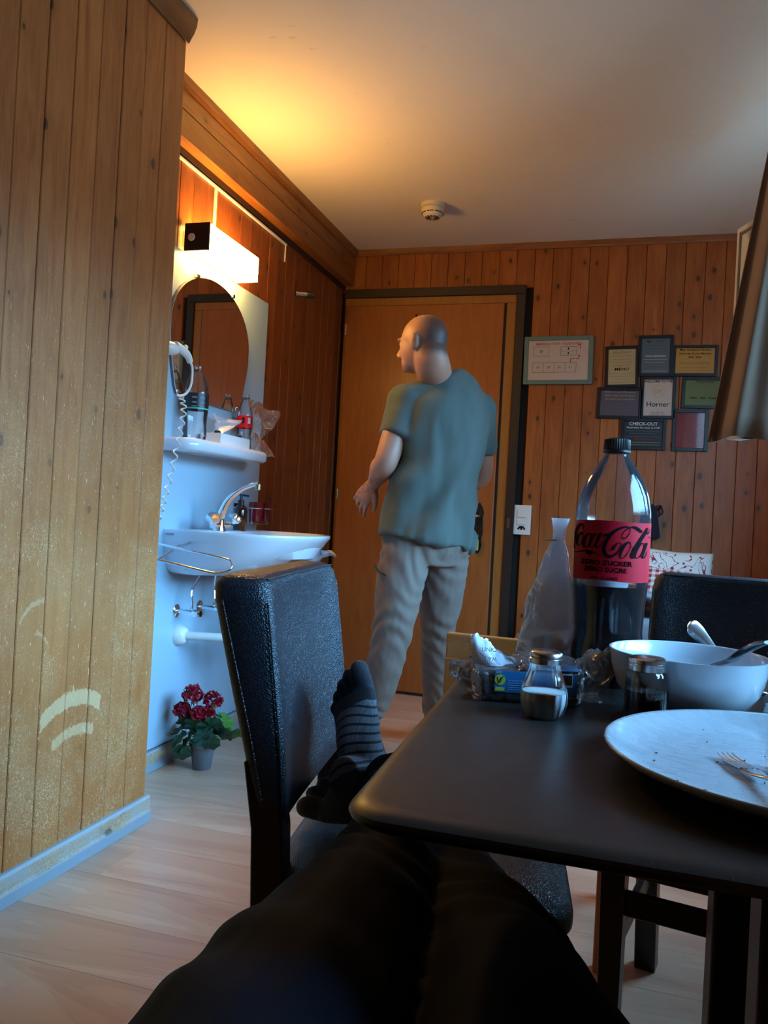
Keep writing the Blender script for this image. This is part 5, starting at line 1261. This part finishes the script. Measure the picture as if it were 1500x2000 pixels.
# crumpled foil
def foilf(u, v):
    a = u*2*PI; b_ = -PI/2+PI*v; r = .022*(1+.35*nz(math.cos(a)*math.cos(b_)*2.2+5, math.sin(a)*math.cos(b_)*2.2, math.sin(b_)*2.2)+.12*nz(math.cos(a)*9, math.sin(a)*9, v*12))
    return (.176+r*math.cos(a)*math.cos(b_), 1.01+r*.8*math.sin(a)*math.cos(b_), TZ+.0125+.55*r*math.sin(b_))
tag(sheet_obj('crumpled_foil', foilf, 28, 16, simple('foil', (.5, .5, .48), .35, metal=.8), th=0), 'ball of crumpled foil at the right edge beside the bowl', 'foil')

# ================================================================== PERSON IN THE FOREGROUND (lower body)
me_ = thing('person', 'seated person in dark trousers, legs stretched onto the chair', 'person', (-.135, .28, .48))
def folds(co, n_):
    y = co.y
    amp = .0045
    k1 = math.exp(-((y-.86)/.10)**2); k2 = math.exp(-((y-.60)/.12)**2); k3 = math.exp(-((y-1.10)/.08)**2)
    u = nz(co.x*5, y*5, co.z*5)
    w1 = math.sin((y*95)+co.x*26+9*u)*k1*.0055
    w2 = math.sin((y*38)-abs(co.x+.135)*34+9*u)*k2*.0035+.006*(abs(nz(co.x*9+y*4, y*7, 4))-.2)
    w3 = math.sin(y*120+7*u)*k3*.004
    return co+n_*(w1+w2+w3+amp*nz(co.x*9, y*7, co.z*9)+.002*nz(co.x*28, y*18, co.z*28))
LL = [(-.205, .27, .55), (-.213, .42, .565), (-.224, .56, .572), (-.230, .70, .568), (-.234, .82, .558), (-.255, .95, .553), (-.282, 1.07, .558), (-.308, 1.16, .572)]
LRd = [(.108, .100), (.100, .096), (.090, .086), (.080, .078), (.071, .070), (.062, .058), (.055, .052), (.050, .047)]
RL = [(-.030, .27, .55), (-.022, .42, .558), (-.036, .56, .558), (-.082, .70, .548), (-.130, .82, .540), (-.180, .95, .532), (-.222, 1.06, .530), (-.252, 1.14, .528)]
RRd = [(.110, .100), (.106, .092), (.096, .086), (.080, .076), (.068, .064), (.058, .052), (.050, .046), (.046, .043)]
organic('trousers', [tube(LL, LRd, 20, ref=(1, 0, 0), smooth=3), tube(RL, RRd, 20, ref=(1, 0, 0), smooth=3), ball((-.135, .24, .565), (.19, .14, .115)), ball((-.135, .38, .535), (.12, .09, .075))], M['navy'], me_, .0055, 5, folds)
mk('fly_zip', [tube([(-.135, .455, .612), (-.130, .500, .600), (-.128, .53, .580)], [(.004, .003), (.005, .003), (.003, .002)], 8, smooth=4), tube([(-.150, .515, .603), (-.138, .520, .604)], .004, 8)], M['steel'], me_, smooth=True)
# feet in five-toe socks
def foot_geos():
    g = [ball((0, .032, .036), (.031, .036, .036)), tube([(0, .05, .110), (0, .046, .075), (0, .05, .045)], [(.031, .034), (.032, .036), (.034, .040)], 16, smooth=3),
         tube([(0, .03, .045), (.002, .085, .052), (.004, .130, .040), (.003, .172, .026)], [(.030, .036), (.033, .038), (.040, .028), (.045, .019)], 18, ref=(1, 0, 0), smooth=4),
         tube([(0, .02, .025), (-.010, .10, .018), (0, .175, .018)], [(.028, .022), (.030, .016), (.044, .016)], 16, ref=(1, 0, 0), smooth=3)]
    toes = [(.027, .180, .0175, .046, .020), (.004, .188, .0118, .036, .018), (-.014, .184, .0110, .032, .016), (-.029, .176, .0105, .028, .015), (-.042, .164, .0100, .026, .014)]
    for x, y, r, l, z in toes:
        g.append(tube([(x*.9, y-.025, z+.004), (x, y, z+.002), (x*1.08, y+l*.55, z+.003), (x*1.10, y+l-r*.8, z-.002)], [(r*1.05, r*.95), (r, r), (r*.97, r*.95), (r*.72, r*.7)], 12, smooth=3))
        g.append(ball((x*1.09, y+l-r*.9, z-.001), (r*.92, r*.95, r*.88), 10, 8))
    return g
def sock_mat():
    t = NT('navy_toe_sock'); at = t.n('Attribute', dict(attribute_name='knit'))
    s_ = t.n('SeparateXYZ', i0=at.outputs['Vector']); sx_, sy_2, sz_ = s_.outputs
    v = t.coords(); rib = t.noise(v, 500, 2)
    base = t.mix(t.math('MULTIPLY', t.noise(v, 90, 4), .6), (.010, .013, .022), (.024, .028, .040))
    arch = t.math('MULTIPLY_ADD', t.math('MULTIPLY', sx_, sx_), 9.0, sy_2)     # bands bow towards the toes
    bands = t.math('GREATER_THAN', t.math('SINE', t.math('MULTIPLY', arch, 430)), -.62)
    m = t.n('Mapping', Vector=at.outputs['Vector'], Rotation=(0, 0, .7), Scale=(1, 1, 1)).outputs[0]
    ck = t.n('TexChecker', Vector=m, Scale=520).outputs['Fac']
    reg = t.math('MULTIPLY', t.math('LESS_THAN', t.math('ABSOLUTE', t.math('SUBTRACT', sy_2, .105)), .050), t.math('GREATER_THAN', sz_, .020))
    reg = t.math('MULTIPLY', reg, t.math('LESS_THAN', t.math('ABSOLUTE', sx_), .046))
    f = t.math('MULTIPLY', t.math('MULTIPLY', reg, bands), t.math('MULTIPLY_ADD', ck, .55, .40))
    c = t.mix(f, base, (.27, .31, .36))
    t.bsdf(Base_Color=c, Roughness=.9, Sheen_Weight=.15, Normal=t.bump(rib, .5, .0015)); return t.m
M['toe_sock'] = sock_mat()
def make_foot(name, tip, T, N, left):
    T = Vector(T).normalized(); N = Vector(N); N = (N-T*T.dot(N)).normalized(); X = T.cross(N)
    o = organic(name, foot_geos(), M['toe_sock'] if left else M['sock'], None, .0028, 5)
    at = o.data.attributes.new('knit', 'FLOAT_VECTOR', 'POINT')
    for i, v in enumerate(o.data.vertices): at.data[i].vector = v.co
    sgn = 1 if left else -1
    R_ = Matrix(((X.x*sgn, T.x, N.x), (X.y*sgn, T.y, N.y), (X.z*sgn, T.z, N.z)))
    org = Vector(tip)-T*.235-N*.015; off = wloc(me_)
    for v in o.data.vertices: v.co = org+R_ @ v.co-off
    if not left: o.data.flip_normals()
    o.parent = me_
    return o
fl_ = make_foot('sock', (-.440, 1.275, .712), (-.50, .30, .81), (-.36, -.91, .10), True)
fr_ = make_foot('sock', (-.474, 1.205, .524), (-.97, .16, .06), (-.10, -.62, .72), False)
fl_['label'] = 'dark toe sock with pale knit bands on the instep'
fr_['label'] = 'plain looking dark toe sock lying on its side'

# ================================================================== MAN WALKING BY THE DOOR
man = thing('person', 'bald man in teal t-shirt and khaki trousers walking by the door', 'person', (-.80, 3.05, 0))
U = Vector((0, 0, 1)); SL = Vector((-.80, -.60, 0)); BF = Vector((-.60, .80, 0))
Hc = Vector((-.787, 2.985, 1.618)); HF = Vector((-.925, .36, -.10)).normalized(); HL = Vector((-.36, -.93, 0)).normalized(); HU = HF.cross(HL)*-1
HU = HL.cross(HF)*-1 if (HL.cross(HF)*-1).z > 0 else HL.cross(HF)
hr = Matrix((HL, HF, HU)).transposed()
def H(l, f, u): return Hc+HL*l+HF*f+HU*u
head = [ball(H(0, -.012, .018), (.074, .094, .088), 44, 30, hr), ball(H(0, .018, -.018), (.066, .074, .085), 40, 26, hr), ball(H(0, .048, -.068), (.046, .040, .036), 30, 20, hr), ball(H(0, .073, -.084), (.022, .018, .016), 10, 8, hr),
    tube([H(0, .084, .012), H(0, .100, -.012), H(0, .112, -.030)], [(.008, .008), (.010, .010), (.014, .010)], 10, smooth=3), ball(H(0, .102, -.034), (.017, .012, .009), 10, 8, hr),
    ball(H(.030, .074, .020), (.024, .016, .008), 10, 8, hr), ball(H(-.030, .074, .020), (.024, .016, .008), 10, 8, hr),
    ball(H(0, .082, -.058), (.024, .012, .006), 10, 8, hr), ball(H(0, .079, -.068), (.021, .012, .006), 10, 8, hr),
    tube([H(0, -.026, -.02), H(0, -.040, -.075), (-.745, 3.060, 1.490), (-.718, 3.085, 1.43)], [(.062, .066), (.064, .068), (.072, .070), (.085, .07)], 36, smooth=8)]
for s in (1, -1):
    head += [ball(H(s*.074, -.012, -.010), (.010, .020, .032), 12, 10, hr), ball(H(s*.080, -.020, .004), (.008, .016, .020), 10, 8, hr)]
def arm(sh, el, wr, up_r=.055):
    return [tube([sh, (Vector(sh)+Vector(el))/2, el, (Vector(el)*.65+Vector(wr)*.35), (Vector(el)*.25+Vector(wr)*.75), wr], [up_r-.004, up_r-.004, up_r-.010, up_r-.008, .034, .027], 32, smooth=8), ball(sh, .054, 24, 16)]
shL, elL, wrL = (-.842, 3.000, 1.400), (-.886, 2.925, 1.165), (-.955, 3.010, 1.085)
shR, elR, wrR = (-.585, 3.185, 1.395), (-.60, 3.33, 1.15), (-.80, 3.34, 1.045)
def hand(w, d, pn, th_dir):
    """w wrist, d pointing along the hand, pn back-of-hand normal, th_dir thumb side"""
    w = Vector(w); d = Vector(d).normalized(); pn = Vector(pn); pn = (pn-d*d.dot(pn)).normalized(); s = d.cross(pn).normalized()
    if s.dot(Vector(th_dir)) < 0: s = -s
    g = [tube([w-d*.01, w+d*.03, w+d*.065, w+d*.085], [(.026, .020), (.034, .017), (.040, .015), (.039, .012)], 14, ref=tuple(s), smooth=3)]
    for k, (o_, l, r) in enumerate(((.034, .074, .0082), (.0115, .082, .0084), (-.0115, .076, .0080), (-.033, .060, .0072))):
        b_ = w+d*.080+s*o_*.85; c1 = .30+.22*k; d0 = d; d = (d+s*o_*5.0).normalized()
        p1 = b_+(d*math.cos(.25)-pn*math.sin(.25))*l*.42; p2 = p1+(d*math.cos(c1+.2)-pn*math.sin(c1+.2))*l*.33; p3 = p2+(d*math.cos(c1+.6)-pn*math.sin(c1+.6))*l*.28
        g.append(tube([b_-d*.012, b_, p1, p2, p3], [r*1.05, r*1.05, r, r*.93, r*.75], 10)); d = d0
    t0 = w+d*.028+s*.026
    g.append(tube([t0, t0+s*.020+d*.022-pn*.008, t0+s*.030+d*.050-pn*.018, t0+s*.028+d*.072-pn*.026], [.014, .012, .010, .008], 10, smooth=2))
    return g
hips = Vector((-.735, 3.05, .93))
LH, LK, LA = (-.800, 2.995, .90), (-.838, 2.950, .50), (-.950, 3.035, .10)
RH, RK, RA = (-.680, 3.105, .90), (-.718, 3.215, .50), (-.752, 3.430, .13)
legs = [tube([LH, (-.815, 2.965, .72), LK, (-.885, 2.98, .32), LA], [.080, .074, .055, .050, .035], 16, smooth=4), tube([RH, (-.695, 3.16, .72), RK, (-.735, 3.31, .32), RA], [.080, .074, .055, .050, .035], 16, smooth=4)]
torso = [tube([(-.735, 3.05, .86), (-.735, 3.05, .98), (-.725, 3.06, 1.12), (-.712, 3.075, 1.28), (-.708, 3.088, 1.38), (-.712, 3.09, 1.43)], [(.160, .11), (.155, .11), (.150, .11), (.168, .115), (.170, .105), (.11, .08)], 20, ref=tuple(SL), smooth=4)]
body = head+arm(shL, elL, wrL)+arm(shR, elR, wrR)+hand(wrL, (-.60, .15, -.78), (-.10, -.96, .10), (.8, .1, -.5))+hand(wrR, (-.9, -.1, -.40), (-.2, .6, .6), (-.3, -.8, .4))+legs+torso
organic('body', body, M['skin'], man, .0038, 9)
for s in (1, -1):
    e = mk('eye', ball(H(s*.029, .070, .004), .0125, 12, 8), M['paper'], man, smooth=True)
    mk('iris', ball(H(s*.029+.0, .0795, .004), .0048, 8, 6), simple('grey_iris', (.05, .06, .07), .2) if s == 1 else bpy.data.materials['grey_iris'], e, smooth=True)
# t-shirt
def tfold(co, n_):
    z = co.z; d = (co.x+.72)*SL.x+(co.y-3.07)*SL.y
    u = nz(co.x*6, co.y*6, z*4)
    w = .0095*math.sin(34*(d*1.5+z*.55)+7*u)*max(0, min(1, (1.36-z)/.25))*(.35+abs(u)*1.6)+.010*nz(co.x*9, co.y*9, z*3)+.0055*math.sin(60*(d+z*.35)+9*u)*max(0, min(1, (1.15-z)/.2))
    dg = d*.8+z*.6; w += .0065*math.sin(44*dg+6*u)*math.exp(-((z-1.05)/.16)**2)*max(0, min(1, (d+.08)/.1))
    return co+n_*(w*1.35+.004*nz(co.x*20, co.y*20, z*9))
def slv(sh, el, k=.60):
    sh, el = Vector(sh), Vector(el); e = sh.lerp(el, k)
    return [tube([sh-(el-sh)*.05, sh.lerp(el, .2), sh.lerp(el, .42), e], [(.066, .062), (.068, .066), (.067, .064), (.069, .063)], 18, smooth=3), ball(sh, (.072, .072, .070), 16, 12)]
tsh = [tube([(-.730, 3.075, 1.475), Vector((-.730, 3.075, 1.47)).lerp(Vector(shL), .55)+U*.008, Vector(shL)+U*.018], [(.075, .055), (.070, .055), (.058, .050)], 16, smooth=3), tube([(-.715, 3.085, 1.47), Vector((-.715, 3.085, 1.46)).lerp(Vector(shR), .55)-U*.006, Vector(shR)+U*.004], [(.075, .055), (.070, .055), (.058, .050)], 16, smooth=3), tube([(-.748, 3.035, .865), (-.742, 3.04, .93), (-.732, 3.052, 1.04), (-.720, 3.066, 1.17), (-.708, 3.078, 1.30), (-.704, 3.088, 1.39), (-.716, 3.085, 1.455), (-.735, 3.070, 1.502)], [(.190, .152), (.184, .147), (.174, .142), (.174, .142), (.176, .140), (.172, .128), (.138, .104), (.088, .080)], 26, ref=tuple(SL), smooth=4)]+slv(shL, elL)+slv(shR, elR)
tso = organic('t_shirt', tsh, M['tshirt'], man, .0065, 26, tfold)
mk('neckband', tube([(-.738+.076*(SL.x*math.cos(a)+BF.x*math.sin(a)*.95), 3.068+.076*(SL.y*math.cos(a)+BF.y*math.sin(a)*.95), 1.500-.010*math.sin(a)) for a in [2*PI*k/24 for k in range(24)]], .0055, 8, closed=True), M['tshirt'], tso, smooth=True)
# trousers
def kfold(co, n_):
    z = co.z; u = nz(co.x*7, co.y*7, z*5)
    k = math.exp(-((z-.52)/.14)**2)*.0028+math.exp(-((z-.14)/.09)**2)*.0045+math.exp(-((z-.80)/.09)**2)*.0022+.0006
    return co+n_*(k*math.sin(z*82+co.x*44+12*u)+.0035*nz(co.x*13, co.y*13, z*8)+.003*abs(nz(co.x*22+z*9, co.y*22, z*12))+.0015*nz(co.x*50, co.y*50, z*26))
kt = [tube([LH, (-.815, 2.965, .72), LK, (-.880, 2.98, .32), (-.940, 3.025, .17), (-.950, 3.03, .085)], [(.098, .096), (.092, .092), (.072, .076), (.066, .070), (.058, .062), (.058, .056)], 20, ref=(1, 0, 0), smooth=4),
      tube([RH, (-.695, 3.15, .72), RK, (-.732, 3.31, .32), (-.745, 3.39, .19), (-.752, 3.41, .12)], [(.098, .096), (.090, .090), (.070, .074), (.064, .070), (.058, .062), (.056, .056)], 20, ref=(1, 0, 0), smooth=4),
      tube([(-.735, 3.05, 1.0), (-.735, 3.05, .94), (-.735, 3.052, .86), (-.738, 3.055, .79)], [(.158, .118), (.165, .124), (.170, .126), (.13, .10)], 22, ref=tuple(SL), smooth=3)]
tro = organic('trousers', kt, M['khaki'], man, .0065, 5, kfold)
mk('pocket_zip', tube([(-.903, 2.905, .775), (-.880, 2.885, .755), (-.850, 2.874, .742)], .004, 8, smooth=3), M['black_plastic'], tro, smooth=True)
def shoe(heel, toe, z=0.0, lift=0.0):
    h, t_ = Vector(heel), Vector(toe); d = (t_-h); L__ = d.length; d.normalize(); s = Vector((-d.y, d.x, 0)).normalized()
    up = [tube([h+d*.02+U*(.045+lift), h+d*.08+U*(.048+lift*.7), h+d*.16+U*(.038+lift*.3), t_-d*.03+U*.028, t_+U*.022], [(.034, .036), (.038, .044), (.042, .034), (.038, .026), (.020, .014)], 16, ref=tuple(s), smooth=4), tube([h+d*.045+U*(.05+lift), h+d*.04+U*(.115+lift)], [(.036, .044), (.038, .044)], 14)]
    o = organic('shoe', up, M['shoe'], man, .006, 5)
    mk('sole', tube([h+U*(.012+lift), h+d*.08+U*(.010+lift*.7), h+d*.17+U*(.008+lift*.3), t_+U*.010], [(.034, .010), (.038, .010), (.045, .008), (.022, .008)], 14, ref=tuple(s), smooth=4), M['shoe_sole'], o, smooth=True)
shoe((-.905, 3.055, 0), (-1.13, 2.955, 0)); shoe((-.69, 3.46, 0), (-.84, 3.66, 0), lift=.03)
